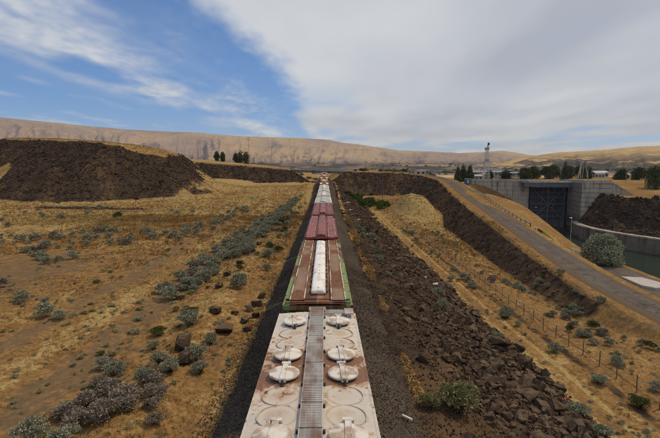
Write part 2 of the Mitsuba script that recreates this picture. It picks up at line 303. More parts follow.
mat('dark_and_shaded_concrete_mat', lambda p, n, uv: concrete_fn(p, n, uv) * C(.52, .52, .53))  # darkened concrete; on the lock's inner wall it paints shade
def steel_fn(p, n, uv):
    g = F3(p.x * .5, p.y * .5, p.z * .3, 4)
    return mix(C(.085, .095, .120), C(.135, .148, .175), g)
mat('gate_steel_mat', steel_fn, rough=0.55)
mat('gate_panel_mat', lambda p, n, uv: steel_fn(p, n, uv) * 0.55, rough=0.6)
flat('galvanised_mat', (.33, .34, .35), 0.5, 0.3)
flat('rusty_wire_mat', (.15, .135, .12), 0.7)
flat('pale_steel_mat', (.48, .49, .50), 0.5)
flat('hall_mat', (.21, .225, .25), 0.6)
flat('dark_steel_mat', (.045, .045, .048), 0.6)
flat('black_paint_mat', (.018, .018, .020), 0.5)
flat('white_panel_mat', (.44, .44, .44), 0.5)
flat('grey_roof_mat', (.30, .32, .35), 0.6)
flat('blue_paint_mat', (.05, .10, .24), 0.5)
flat('wood_pole_mat', (.16, .125, .095), 0.9)
flat('dark_glass_mat', (.03, .035, .045), 0.15)
flat('red_plastic_mat', (.42, .05, .04), 0.4)
flat('lamp_head_mat', (.75, .74, .70), 0.4)
# hills: pale dry grass with sunlit brightness put into its colour, dark basalt where steep, with the gullies brushier
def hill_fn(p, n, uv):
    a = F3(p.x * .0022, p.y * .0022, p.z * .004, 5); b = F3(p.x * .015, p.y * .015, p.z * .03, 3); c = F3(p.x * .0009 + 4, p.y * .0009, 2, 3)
    grass = mix(mix(C(.280, .210, .130), C(.460, .355, .220), a * 0.6 + b * 0.4), mix(C(.360, .255, .118), C(.560, .420, .195), a * .5 + b * .5), uv.y)  # uv.y paints the sunlit right hill brighter and more golden
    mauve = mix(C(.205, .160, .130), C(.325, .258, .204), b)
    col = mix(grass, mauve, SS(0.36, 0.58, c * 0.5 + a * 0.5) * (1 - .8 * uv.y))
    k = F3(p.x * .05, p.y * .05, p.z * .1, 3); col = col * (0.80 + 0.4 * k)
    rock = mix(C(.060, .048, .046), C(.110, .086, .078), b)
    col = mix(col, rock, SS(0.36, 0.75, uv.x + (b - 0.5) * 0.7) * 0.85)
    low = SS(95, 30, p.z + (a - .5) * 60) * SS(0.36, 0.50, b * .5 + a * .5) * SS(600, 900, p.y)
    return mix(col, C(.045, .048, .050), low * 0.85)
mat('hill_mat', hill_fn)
# train paints
def rust_stain(p, s=1.0): return F3(p.x * 3.1 * s, p.y * 2.3 * s, p.z * 3, 4)
HATCH_Y = [16.5, 12.15, 13.45, 9.15, 7.85, 4.8, 3.5]; RING_Y = [15.5, 14.55, 11.07, 10.1, 6.8, 5.85, 2.5]
def white_roof_fn(p, n, uv):
    x = dr.abs(p.x - XC) - 0.83; g = F3(p.x * 2.2, p.y * 1.8, p.z * 2, 4); h = F3(p.x * 9, p.y * 7, 3, 3); k = N3(p.x * 38, p.y * 38, 1)
    heavy = dr.exp(-dr.square((p.y - 12.6) / 1.7)) * 0.95 + dr.exp(-dr.square((p.y - 5.0) / 1.6)) * 0.8 + 0.34
    r = mi.Float(0)
    for y in HATCH_Y:
        q = dr.sqrt(dr.square(x) + dr.square(p.y - y)); r = dr.maximum(r, SS(0.95, 0.30, q) * (0.9 if y < 14 else 0.55))
    ring = mi.Float(0)
    for y in RING_Y:
        q = dr.sqrt(dr.square(x) + dr.square(p.y - y)); ring = dr.maximum(ring, dr.exp(-dr.square((q - 0.48) / 0.045)) * 0.7 + SS(0.52, 0.10, q) * 0.75)
    edge = SS(1.25, 1.5, dr.abs(p.x - XC)) * 0.25
    amount = heavy * (0.42 + r * 0.85) + edge * heavy + (g - 0.5) * 1.25 + (h - 0.5) * 0.9
    base = mix(C(.45, .42, .375), C(.62, .59, .54), g) * (0.86 + 0.16 * h)
    tan = mix(C(.40, .30, .18), C(.33, .20, .10), h)
    rust = mix(C(.205, .092, .046), C(.110, .054, .032), k)
    c = mix(base, tan, dr.clip(ring * SS(0.40, 0.62, g * .75 + h * .25 + ring * 0.14), 0, 1) * 0.85)
    c = mix(c, mix(C(.46, .31, .19), rust, 0.30), SS(0.36, 0.74, amount) * 0.8)
    c = mix(c, rust, SS(0.70, 0.98, amount) * 0.9)
    return mix(c, rust * 0.7, SS(0.70, 0.80, N3(p.x * 11, p.y * 11, 7)) * SS(0.5, 0.8, h) * 0.8)
mat('white_roof_mat', white_roof_fn, rough=0.55)
def white_body_fn(p, n, uv):
    g = F3(p.x, p.y * 2.5, p.z * 0.5, 4); return mix(C(.46, .44, .40), C(.16, .085, .05), SS(0.52, 0.75, g))
mat('white_body_mat', white_body_fn, rough=0.6)
mat('lid_mat', lambda p, n, uv: mix(C(.60, .585, .55), C(.30, .21, .14), SS(0.38, 0.68, F3(p.x * 4, p.y * 4, p.z * 9, 4)) * 0.85), rough=0.5)
mat('grating_mat', lambda p, n, uv: mix(mix(C(.36, .352, .34), C(.49, .48, .46), N3(p.x * 2, p.y * 1.3, 1)), C(.27, .185, .145), SS(0.46, 0.78, F3(p.x * 2, p.y * .9, 3, 3) + 0.20 * dr.exp(-dr.square((p.y - 13.2) / 1.2)))), rough=0.6)
def brown_roof_fn(p, n, uv):
    g = F3(p.x * 1.8, p.y * 0.9, p.z, 4); h = F3(p.x * 7, p.y * 5, 3, 3); s = N3(p.x * 9, p.y * 0.7, 5)
    c = mix(C(.165, .072, .036), C(.075, .036, .024), SS(.35, .65, g)); c = mix(c, C(.25, .170, .115), SS(.52, .74, h * .45 + s * .55) * .75)
    x = dr.abs(p.x - XC)
    paint = SS(1.18, 1.28, x) * SS(0.51, 0.56, F3(p.x * 1.6, p.y * 0.65 + 3, 1, 3) + 0.06 * SS(-0.4, 0.3, p.x) + 0.05 * SS(30, 22, p.y))
    c = mix(c, mix(C(.22, .28, .13), C(.13, .20, .07), h), paint * SS(.30, .42, h) * 0.95)
    return c
mat('brown_roof_mat', brown_roof_fn, rough=0.8)
def patchy_board_fn(p, n, uv):
    r = cell_rand(p.y / 3.65 + 0.2, p.x * 0.6, 2); h = N3(p.x * 14, p.y * 4, 3); g = F3(p.x * 3, p.y * 1.1, 2, 4); q = N3(p.y * 0.55, dr.floor(p.x + 5), 3)
    c = mix(mix(C(.120, .050, .028), C(.175, .078, .040), h), C(.205, .140, .095), SS(0.38, 0.56, q * .7 + g * .3))
    return c * (0.7 + 0.5 * g)
mat('patchy_board_mat', patchy_board_fn, rough=0.8)
mat('pale_bar_mat', lambda p, n, uv: mix(C(.42, .38, .32), C(.20, .12, .08), SS(.42, .66, F3(p.x * 2, p.y * 1.2, 1, 3))), rough=0.7)
mat('green_body_mat', lambda p, n, uv: mix(C(.055, .160, .022), C(.035, .075, .020), F3(p.x * 2, p.y * 2, p.z * 1.1, 4)), rough=0.5)
mat('white_cover_mat', lambda p, n, uv: mix(C(.68, .68, .67), C(.48, .46, .43), SS(.45, .8, F3(p.x * 3, p.y * 1.3, p.z * 4, 4))), rough=0.4)
def red_fn(p, n, uv):
    g = F3(p.x * 1.6, p.y * 0.6, p.z, 4); h = F3(p.x * 6, p.y * 2.6, p.z * 5, 3)
    return mix(mix(C(.150, .031, .026), C(.200, .052, .042), h), C(.098, .030, .024), SS(.42, .7, g))
mat('red_roof_mat', red_fn, rough=0.5)
mat('red_cover_mat', lambda p, n, uv: red_fn(p, n, uv) * C(1.18, 1.15, 1.15), rough=0.45)
mat('tan_edge_mat', lambda p, n, uv: mix(C(.40, .24, .17), C(.2, .07, .06), SS(.45, .6, F3(p.x * 3, p.y * 1.5, 1, 3))), rough=0.7)
mat('grey_car_mat', lambda p, n, uv: mix(C(.36, .36, .355), C(.22, .205, .19), SS(.40, .7, F3(p.x * 1.3, p.y * .6, p.z, 4))), rough=0.6)
mat('pale_car_mat', lambda p, n, uv: mix(C(.55, .54, .52), C(.33, .31, .28), SS(.42, .75, F3(p.x * 1.3, p.y * .6, p.z + 9, 4))), rough=0.6)
flat('orange_paint_mat', (.52, .20, .040), 0.45)
flat('cream_paint_mat', (.60, .57, .50), 0.45)
flat('rail_mat', (.10, .075, .06), 0.45, 0.6)
flat('sleeper_mat', (.20, .19, .175), 0.9)
scene['water_mat'] = {'type': 'bumpmap', 'arbitrary': mikit.proc(lambda p, n, uv: F3(p.x * .5, p.y * .5, 1, 3), eps=.05), 'scale': 0.04,
                      'bsdf': {'type': 'principled', 'base_color': {'type': 'rgb', 'value': (.014, .024, .018)}, 'roughness': 0.12, 'specular': 0.5}}

# ------------------------------------------------------------------ the ground sheet
def grow(a, step, r, lim):
    out = [a]
    while abs(out[-1] - a) < lim: out.append(out[-1] + step); step *= r
    return out
gx = np.array(sorted(set(np.round(np.concatenate([np.arange(-26, 40, 0.3), grow(-26, -0.3, 1.013, 330), grow(40, 0.3, 1.0125, 290)]), 4))))
gy = np.array(sorted(set(np.round(np.concatenate([np.arange(2, 58, 0.3), grow(58, 0.3, 1.0058, 385), grow(2, -0.4, 1.15, 60)]), 4))))
GX, GY = np.meshgrid(gx, gy)
GZ, GR, GT = terrain(GX, GY)
GZ = np.where((GR > 0.4) & (GY > 40), GZ + (n2(GX, GY, 0.9, 17, 2) - 0.5) * 0.9 * GR, GZ)
def sheet(X, Y, Z):
    h, w = X.shape; i = np.arange(h * w).reshape(h, w)
    q = np.stack([i[:-1, :-1], i[:-1, 1:], i[1:, 1:], i[1:, :-1]], -1).reshape(-1, 4)
    return np.stack([X, Y, Z], -1).reshape(-1, 3), np.vstack([q[:, [0, 1, 2]], q[:, [0, 2, 3]]])
gv, gf = sheet(GX, GY, GZ)
GROUND = obj('ground', M(gv, gf), 'ground_mat', smooth=True, uv=np.stack([GR.ravel(), GT.ravel()], 1), kind='structure')

# far land and hills as one sheet round the whole horizon
def far_height(az, r):
    """height and steepness hint at azimuth az (degrees from the track, to the right) and distance r"""
    A = np.array([(-180, .06), (-90, .09), (-60, .098), (-35.3, .0933), (-32.7, .0908), (-30, .088), (-24.2, .0811), (-18.8, .0786), (-15.4, .0780), (-10.7, .0727), (-6.4, .0704), (-3.3, .0694), (.5, .0655), (2.4, .0589), (4.9, .0534), (9.3, .0422), (12.9, .0395),
                  (16.5, .0358), (19.9, .0372), (21.6, .0388), (23.2, .0343), (24.5, .030), (30, .022), (40, .02), (60, .03), (180, .06)])
    B = np.array([(-180, 0), (14, 0), (17, .004), (20, .0120), (23.25, .0268), (25.9, .0356), (27.4, .0393), (31.2, .0420), (34.8, .0460), (36.5, .0468), (50, .05), (90, .06), (180, .02)])
    x, y = r * np.sin(np.radians(az)), r * np.cos(np.radians(az))
    nb = meshkit.fbm(np.stack([az * 0.05, r / 3000, az * 0], -1), 4, 3)
    wob = meshkit.fbm(np.stack([x / 700, y / 700, x * 0], -1), 4, 5)
    g = meshkit.fbm(np.stack([az * 0.24 + (wob - .5) * 1.2, r / 2600, az * 0 + 2], -1), 4, 7); rid = 1 - np.sqrt((2 * g - 1) ** 2 + .02)
    g2 = meshkit.fbm(np.stack([az * 1.15 + (wob - .5) * 2.0, r / 1200, az * 0 + 5], -1), 3, 9); rid2 = 1 - np.sqrt((2 * g2 - 1) ** 2 + .02)
    def range_(E, r0, r1, seed, gul):
        h = E * r1; t = np.clip((r - r0) / (r1 - r0), 0, 1.0)
        prof = t ** 1.7 * 0.72 + 0.28 * sst(0, 1, t)
        steps = h * prof; band = 62.0; k = np.floor(steps / band); fr = steps / band - k
        ter = band * (k + 0.55 * fr + 0.45 * sst(0.62, 0.84, fr)); cliff = sst(0.58, 0.66, fr) * (1 - sst(0.80, 0.88, fr))
        mid = np.clip(4 * t * (1 - t), 0, 1)
        z = ter * 0.14 + steps * 0.86 - h * gul * mid * (rid ** 3 * 0.50 + rid2 ** 3 * 0.12) + (wob - .5) * h * 0.10 * mid + (meshkit.fbm(np.stack([x / 1500, y / 1500, x * 0 + seed], -1), 3, seed + 1) - .5) * h * 0.42 * mid
        back = np.clip((r - r1) / (r1 * 0.9), 0, 1); z = z * (1 - 0.8 * sst(0, 1, back))
        vis = (0.62 if seed < 25 else 0.95) * cliff * (0.1 + 0.9 * sst(0.40, 0.62, meshkit.fbm(np.stack([az * 0.55, r / 700, az * 0 + seed], -1), 3, seed)))
        return z, vis * mid ** 0.5 * (h > 30), np.clip(rid ** 5 * 0.85 + rid2 ** 5 * 0.6, 0, 1) * mid
    eA = np.interp(az, A[:, 0], A[:, 1]) + 0.0016 * (meshkit.fbm(np.stack([az * .6, az * 0, az * 0], -1), 4, 13) - .5)
    eB = np.interp(az, B[:, 0], B[:, 1]) + 0.0014 * (meshkit.fbm(np.stack([az * .8, az * 0, az * 0 + 3], -1), 4, 15) - .5)
    eA = np.maximum(eA - 10.4 / 5600, 0); eB = np.maximum(eB - 10.4 / 2700 * (eB > 0.002), 0)
    zA, cA, gA = range_(eA, 1500 + 700 * nb, 5600, 23, 1.0)
    zB, cB, gB = range_(eB, 900, 2700, 29, 0.8)
    base = np.interp(r, [0, 380, 600, 900, 1400, 2000, 3000, 9000], [-9, -7, 0, 4, 8, 13, 20, 20]) + (wob - .5) * np.interp(r, [400, 1500], [3, 12])
    step = sst(1150, 1165, r + (nb - .5) * 500) * 8 * (az < 18) + sst(1500, 1515, r + (wob - .5) * 400) * 7 * (az < 16)
    base = base + step
    z = np.maximum(np.maximum(zA, zB), base)
    c = np.where(zB >= zA, np.maximum(cB, gB * 0.8), np.maximum(cA, gA)); c = np.where(base >= np.maximum(zA, zB), 0.15, c)
    nearshore = sst(500, 900, r)
    return z, np.clip(c, 0, 1) * nearshore, (zB >= zA) & (zB > base)
azs = np.concatenate([np.arange(-180, -46, 3.0), np.arange(-46, 47, 0.085), np.arange(48, 181, 3.0)])
rs = np.concatenate([np.geomspace(330, 900, 30), np.geomspace(915, 5600, 190)[0:], np.geomspace(5700, 14000, 24)])
AZ, RR = np.meshgrid(azs, rs)
FZ, FC, FB = far_height(AZ, RR)
FZ = np.where(RR < 345, -12, FZ)
FZ = np.where((np.abs(AZ) > 100) & (RR < 700), -9, FZ)
hv, hf = sheet(RR * np.sin(np.radians(AZ)), RR * np.cos(np.radians(AZ)), FZ)
hf = hf[:, ::-1]
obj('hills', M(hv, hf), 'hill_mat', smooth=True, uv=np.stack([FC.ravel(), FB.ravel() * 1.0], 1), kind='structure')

# ------------------------------------------------------------------ railway bed, road, car park, water
def ribbon(P, half, zoff=0.0, n=9, crown=0.0):
    """a strip along the 3-D line P, with uv.x across it"""
    P = np.asarray(P, float); D = np.gradient(P[:, :2], axis=0); D /= np.linalg.norm(D, axis=1, keepdims=True); S = np.stack([D[:, 1], -D[:, 0]], 1)
    u = np.linspace(0, 1, n); o = (u - 0.5) * 2 * half; o = np.r_[-half - .35, o, half + .35]; u = np.r_[0, u, 1]; n = n + 2; drop = np.r_[-.17, np.zeros(n - 2), -.17]
    X = P[:, :1] + S[:, :1] * o; Y = P[:, 1:2] + S[:, 1:] * o; Z = P[:, 2:3] + zoff + crown * (1 - np.clip(o / half, -1, 1) ** 2) + drop + X * 0
    v, f = sheet(X, Y, Z); return M(v, f), np.stack([np.tile(u, len(P)), np.repeat(np.linspace(0, 1, len(P)), n)], 1)
rng = np.random.default_rng(7)
by = np.concatenate([np.arange(2, 60, 0.5), np.arange(60, 340, 2.0)])
bd = np.array([-5.1, -4.6, -3.6, -2.6, -2.2, -1.3, 0, 1.3, 2.2, 2.6, 3.6, 4.6, 5.1]); bz = np.array([-1.35, -1.0, -.62, -.32, -.24, -.22, -.22, -.22, -.24, -.32, -.62, -1.0, -1.35])
BX, BY = np.meshgrid(bd, by); BZ = bz + trackz(BY) + (n2(BX, BY, 1.1, 4, 3) - 0.5) * 0.10
BX = BX + XC + (n2(BX * 0.5, BY, 0.5, 41, 3) - .5) * 0.6 * (np.abs(BX) > 3.5)
v, f = sheet(BX, BY, BZ); BED = obj('ballast_bed', M(v, f), 'gravel_mat', smooth=True, kind='structure')
# loose gravel on the bed
def soup(variants, pos, scale, quat_rng, color=None, squash=None):
    """many rotated copies of small meshes as one mesh"""
    Vs, Fs, at = [], [], 0
    pick = quat_rng.integers(0, len(variants), len(pos))
    q = quat_rng.normal(size=(len(pos), 4)); q /= np.linalg.norm(q, axis=1, keepdims=True); w, x, y, z = q.T
    R = np.stack([1 - 2 * (y * y + z * z), 2 * (x * y - z * w), 2 * (x * z + y * w), 2 * (x * y + z * w), 1 - 2 * (x * x + z * z), 2 * (y * z - x * w), 2 * (x * z - y * w), 2 * (y * z + x * w), 1 - 2 * (x * x + y * y)], 1).reshape(-1, 3, 3)
    for k, (v, f) in enumerate(variants):
        i = np.where(pick == k)[0]
        if not len(i): continue
        P = np.einsum('nij,vj->nvi', R[i], v) * np.asarray(scale)[i][:, None, None]
        if squash is not None: P[..., 2] *= squash
        P = P + pos[i][:, None, :]
        Vs.append(P.reshape(-1, 3)); Fs.append((f[None] + (np.arange(len(i)) * len(v))[:, None, None] + at).reshape(-1, 3)); at += len(i) * len(v)
    return M(np.vstack(Vs), np.vstack(Fs))
def rock_shape(rg, n=14, box_=0.6):
    p = rg.normal(size=(n, 3)); p /= np.linalg.norm(p, axis=1, keepdims=True)
    p = np.sign(p) * np.abs(p) ** box_; p *= rg.uniform(0.8, 1.08, (n, 1)); p *= np.array([1, rg.uniform(.6, .95), rg.uniform(.5, .8)])
    h = trimesh.convex.convex_hull(p); return np.array(h.vertices), np.array(h.faces)
PEB = [rock_shape(rng, 7) for _ in range(6)]
ROCKV = [rock_shape(rng, int(rng.integers(11, 17)), rng.uniform(.45, .75)) for _ in range(16)]
BIGV = [rock_shape(rng, int(rng.integers(14, 20)), rng.uniform(.4, .65)) for _ in range(12)]
def bedz(d, y): return np.interp(d, bd, bz) + trackz(y)
n = 34000
yy = 8.5 + 40 * rng.random(n) ** 1.5; dd = rng.uniform(1.5, 5.3, n) * np.where(rng.random(n) < 0.47, -1, 1); dd += np.where(np.abs(dd) > 4.5, rng.normal(0, .12, n), 0)
gp = np.stack([dd + XC, yy, np.maximum(bedz(dd, yy), H(dd + XC, yy)) + 0.015], 1)
obj('gravel', soup(PEB, gp, rng.uniform(.028, .062, n), rng), 'gravel_stone_mat', BED, kind='stuff')
# rails and sleepers, seen only in the gaps between the cars
ys = np.concatenate([np.arange(2, 140, 20.0), np.arange(140, 345, 5.0)])
TRK = 'railway_track'; labels[TRK] = {'kind': 'structure'}
for s in (-.7525, .7525):
    cat_ = []
    for a, b in zip(ys[:-1], ys[1:]):
        za, zb = float(trackz(a)), float(trackz(b)); cat_.append(bar((XC + s, a, za - .035), (XC + s, b, zb - .035), .07, .07)); cat_.append(bar((XC + s, a, za - .13), (XC + s, b, zb - .13), .13, .10))
    obj('rail', cat(cat_), 'rail_mat', TRK)
SL = mikit.ply(box(-1.28, 1.28, -.12, .12, -.10, .04), 'sleeper_mat')
for y in list(np.arange(17.0, 20.2, 0.6)) + list(np.arange(35.4, 38.2, .6)) + list(np.arange(231, 300, 1.2)):
    obj('sleeper', SL, None, TRK, to_world=T().translate([XC, float(y), float(trackz(y)) - .20]))

tree_, RP, RD = _road_dense()
m, uv = ribbon(RP[::3], 2.1, 0.02, 9, 0.05); obj('road', m, 'asphalt_mat', smooth=True, uv=uv, kind='structure')
ky = np.arange(46, 98, 1.0); kx0 = 41.6 + 0.06 * (ky - 46) + np.maximum(0, ky - 60) * 0.14; kx1 = np.full_like(ky, 54.6)
u = np.linspace(0, 1, 9); KX = kx0[:, None] * (1 - u) + kx1[:, None] * u; KY = ky[:, None] + KX * 0
v, f = sheet(KX, KY, -7.9 + 0.02 * (KY - 70) + 0.03); obj('car_park', M(v, f), 'asphalt_mat', smooth=True, uv=np.stack([np.tile(u, len(ky)) * 0.6 + 0.2, np.repeat(ky / 50, 9)], 1), kind='structure')
WX, WY = np.meshgrid(np.linspace(45, 330, 30), np.linspace(-60, 300, 40)); v, f = sheet(WX, WY, WX * 0 - 27.5)
obj('water', M(v, f), 'water_mat', kind='structure')

# ------------------------------------------------------------------ the dam and its navigation lock (axis 14 degrees right of the track)
LA = math.radians(14.0); LC = np.array([133.3, 290.5])
def lock(u, s, z):
    """u metres to the right along the dam from the gate's left edge, s metres towards the camera"""
    return np.array([LC[0] + math.cos(LA) * u - math.sin(LA) * s, LC[1] - math.sin(LA) * u - math.cos(LA) * s, z])
LM = np.eye(4); LM[:3, :3] = np.array([[math.cos(LA), -math.sin(LA) * -1 * -1, 0], [-math.sin(LA), -math.cos(LA), 0], [0, 0, 1]]); LM[:3, 3] = [LC[0], LC[1], 0]
LM = np.array([[math.cos(LA), math.sin(LA), 0, LC[0]], [-math.sin(LA), math.cos(LA), 0, LC[1]], [0, 0, 1, 0], [0, 0, 0, 1]])
def lbox(u0, u1, s0, s1, z0, z1):
    """box in the lock's frame; s counts towards the camera"""
    b = box(u0, u1, -s1, -s0, z0, z1); b.apply_transform(LM); return b
DAM = thing('concrete_dam', 'long pale concrete dam wall with weathered panels right of the road', 'dam')
# left wall: core and lift panels with open joints
obj('wall', lbox(-38.2, -1.6, -7, 4.0, -28, 2.0), 'dark_and_shaded_concrete_mat', DAM)
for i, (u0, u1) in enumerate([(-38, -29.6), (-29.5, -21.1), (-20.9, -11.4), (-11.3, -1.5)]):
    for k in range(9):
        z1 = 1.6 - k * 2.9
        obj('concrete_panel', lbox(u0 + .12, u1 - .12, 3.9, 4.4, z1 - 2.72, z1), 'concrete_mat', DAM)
obj('pilaster', lbox(-21.1, -20.8, 3.9, 4.7, -28, 1.7), 'dark_and_shaded_concrete_mat', DAM)
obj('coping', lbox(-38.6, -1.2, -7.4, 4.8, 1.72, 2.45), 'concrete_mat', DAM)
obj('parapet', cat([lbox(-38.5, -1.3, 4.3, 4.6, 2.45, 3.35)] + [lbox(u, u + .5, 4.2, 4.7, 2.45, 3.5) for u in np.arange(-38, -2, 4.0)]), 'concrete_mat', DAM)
# right wall of the lock, coming towards the camera, and its pier
obj('lock_wall', lbox(21.8, 36, -7, 31.0, -28, 2.0), 'dark_and_shaded_concrete_mat', DAM)
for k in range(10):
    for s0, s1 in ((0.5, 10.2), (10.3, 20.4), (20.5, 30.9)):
        obj('concrete_panel', lbox(21.45, 22.0, s0, s1, 1.6 - k * 2.7 - 2.46, 1.6 - k * 2.7), 'dark_and_shaded_concrete_mat', DAM)  # darker copy of the concrete stands in for shade on this inner face
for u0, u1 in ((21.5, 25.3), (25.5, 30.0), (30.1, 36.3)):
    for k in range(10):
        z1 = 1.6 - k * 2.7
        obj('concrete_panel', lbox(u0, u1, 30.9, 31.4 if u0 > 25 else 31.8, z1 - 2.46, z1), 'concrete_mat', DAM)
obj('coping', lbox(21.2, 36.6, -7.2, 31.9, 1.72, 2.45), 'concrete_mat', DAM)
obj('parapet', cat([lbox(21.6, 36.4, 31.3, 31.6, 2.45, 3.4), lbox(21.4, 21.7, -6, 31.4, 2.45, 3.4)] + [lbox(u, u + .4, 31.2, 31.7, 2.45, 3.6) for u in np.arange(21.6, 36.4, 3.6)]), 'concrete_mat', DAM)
# sloping wing wall on the right
ww = M([lock(36.3, 31.0, -24), lock(50, 31, -24), lock(50, 31, -6.3), lock(36.3, 31.0, 2.4), lock(36.3, 29, -24), lock(50, 29, -24), lock(50, 29, -6.3), lock(36.3, 29, 2.4)],
       [[0, 1, 2], [0, 2, 3], [5, 4, 7], [5, 7, 6], [3, 2, 6], [3, 6, 7], [1, 5, 6], [1, 6, 2], [4, 0, 3], [4, 3, 7]])
obj('wing_wall', ww, 'concrete_mat', DAM)
obj('coping', cat([bar(lock(36.4, 30, 2.5), lock(50.3, 30, -6.2), 2.5, .5)]), 'concrete_mat', DAM)
# service bridge across the lock
BR = thing('lock_bridge', 'blue grey steel bridge deck spanning the lock above the gate', 'bridge')
obj('deck', lbox(-7, 33, 4.9, 12.5, 1.3, 2.35), 'concrete_mat', BR)
for s in (5.6, 8.5, 12.0): obj('girder', cat([lbox(-6, 24, s - .25, s + .25, -1.1, 1.28), lbox(-6.2, 24.2, s - .5, s + .5, -1.3, -1.1)] + [lbox(u, u + .15, s + .25, s + .45, -1.1, 1.2) for u in np.arange(-5, 24, 2.4)]), 'gate_steel_mat', BR)
rl = []
for u in np.arange(-6.5, 33, 2.4): rl.append(cyl(lock(u, 12.3, 2.3), lock(u, 12.3, 3.5), .06, 6))
for zz in (2.9, 3.45): rl.append(cyl(lock(-6.5, 12.3, zz), lock(32.5, 12.3, zz), .06, 6))
obj('railing', cat(rl), 'galvanised_mat', BR)
# the lift gate
G = thing('lock_gate', 'tall grey blue steel lock gate braced with a star of diagonals', 'gate')
for i in range(6):
    for k in range(6):
        obj('plate', lbox(.3 + i * 3.42, .3 + i * 3.42 + 3.36, -1.0 + 0.1 * ((i + k) % 2), .2, -23.6 + k * 3.65, -23.6 + k * 3.65 + 3.58), 'gate_panel_mat', G)
for u in (.4, 7.0, 10.4, 13.8, 20.4): obj('post', lbox(u - .28, u + .28, .22, 1.5, -24, -1.7), 'gate_steel_mat', G)
for zz in (-23.6, -20.5, -17, -12.6, -8.5, -5, -2.0): obj('beam', lbox(-.2, 21, .24, 1.2, zz - .28, zz + .28), 'gate_steel_mat', G)
for a, b in (((.6, -2.2), (20.2, -23.2)), ((20.2, -2.2), (.6, -23.2))):
    obj('brace', bar(lock(a[0], 1.75, a[1]), lock(b[0], 1.75, b[1]), .45, .7), 'gate_steel_mat', G)
obj('upright', lbox(10.05, 10.75, 1.3, 2.2, -24, -1.8), 'gate_steel_mat', G); obj('cross_beam', lbox(0, 20.8, 1.3, 2.15, -12.95, -12.25), 'gate_steel_mat', G)
obj('sill', lbox(-1.5, 22, -2, .5, -28, -23.7), 'dark_and_shaded_concrete_mat', G)
obj('slot_shade', lbox(-1.55, -.35, -.5, 3.2, -28, 1.0), 'black_paint_mat', G)  # black box standing in for the shade of the open slot beside the gate
obj('slot_shade', lbox(21.0, 21.44, -.5, 3.0, -28, 1.0), 'black_paint_mat', G)
obj('walkway', lbox(-.5, 21, 1.3, 2.6, -1.75, -1.5), 'galvanised_mat', G)
obj('white_box', lbox(3.0, 4.1, 1.76, 1.9, -15.2, -14.4), 'white_panel_mat', G)  # small white box on the gate, taken for a light
# curved guide wall below the lock
gw = np.array([(146.2, 258, 0), (142.0, 247, 0), (139.6, 236, 0), (139.4, 222, 0), (142.5, 207, 0), (149, 190, 0), (160, 168, 0), (176, 140, 0)], float); gl = _smooth_line(gw, 8)
GW = thing('guide_wall', 'low dark curved concrete guide wall along the water below the rock', 'wall')
def wall_strip(P, w, z0, z1, out=0.0):
    P = np.asarray(P); D = np.gradient(P[:, :2], axis=0); D /= np.linalg.norm(D, axis=1, keepdims=True); S = np.stack([D[:, 1], -D[:, 0]], 1)
    a, b = P[:, :2] + S * (w / 2 + out), P[:, :2] - S * (w / 2 - out); n = len(P)
    V = np.vstack([np.c_[a, np.full(n, z0)], np.c_[a, np.full(n, z1)], np.c_[b, np.full(n, z1)], np.c_[b, np.full(n, z0)]])
    F = []
    for r in range(4):
        i = np.arange(n - 1) + r * n; j = np.arange(n - 1) + ((r + 1) % 4) * n
        F += [np.stack([i, i + 1, j + 1], 1), np.stack([i, j + 1, j], 1)]
    F += [np.array([[0, n, 2 * n], [0, 2 * n, 3 * n]]), np.array([[n - 1, 3 * n - 1, 2 * n - 1], [n - 1, 4 * n - 1, 3 * n - 1]])]
    return M(V, np.vstack(F))
obj('wall', wall_strip(gl, 3.0, -29, -20.9, 0.8), 'dark_and_shaded_concrete_mat', GW); obj('coping', wall_strip(gl, 3.6, -20.9, -20.3, 0.8), 'concrete_mat', GW)
for i in range(2, len(gl) - 4, 3):
    seg = gl[i:i + 4].copy(); obj('pilaster', wall_strip(np.array([gl[i] + (gl[i + 1] - gl[i]) * t for t in (0, .12)]), 3.7, -28.6, -20.95, 0.8), 'dark_and_shaded_concrete_mat', GW)

# ------------------------------------------------------------------ road overpass above the railway
OB = thing('overpass_bridge', 'slim concrete road overpass crossing the tracks at the far end', 'bridge')
def brz(x): return float(np.interp(x, [-26, 16], [9.95, 8.45]))
def slab(x0, x1, y0, y1, zb, zt):
    V = [(x, y, brz(x) + z) for x in (x0, x1) for y in (y0, y1) for z in (zb, zt)]
    return M(V, [[0, 1, 3], [0, 3, 2], [4, 6, 7], [4, 7, 5], [0, 4, 5], [0, 5, 1], [2, 3, 7], [2, 7, 6], [0, 2, 6], [0, 6, 4], [1, 5, 7], [1, 7, 3]])
obj('deck', slab(-26, 16, 254.5, 263.5, -.35, .04), 'concrete_mat', OB)
for y in (255.1, 257.8, 260.5, 262.9): obj('girder', slab(-26, 16, y - .3, y + .3, -1.5, -.36), 'dark_and_shaded_concrete_mat', OB)
for y in (254.65, 263.35):
    obj('guard_rail', cat([slab(-26, 16, y - .06, y + .06, .55, .95)] + [slab(x, x + .2, y - .1, y + .1, .04, .95) for x in np.arange(-25.8, 16, 2.6)]), 'galvanised_mat', OB)
for x in (-14.0, 8.5): obj('pier', cat([cyl((x, y, 1.5), (x, y, brz(x) - 1.95), .5, 12) for y in (256, 259, 262)] + [box(x - .6, x + .6, 254.8, 263.2, brz(x) - 2.1, brz(x) - 1.52)]), 'concrete_mat', OB)
for x0, x1 in ((-27.5, -25.7), (15.7, 17.5)): obj('abutment', box(x0, x1, 254.3, 263.7, 3, 8.2), 'concrete_mat', OB)
# paved edges of the notch under it
for x0, x1 in ((-26, -9.5), (15.5, 3.2)):
    obj('slope_edge', bar((x0, 253.5, brz(x0) - .9), (x1, 250, 3.2), .9, .35), 'dark_and_shaded_concrete_mat', OB)

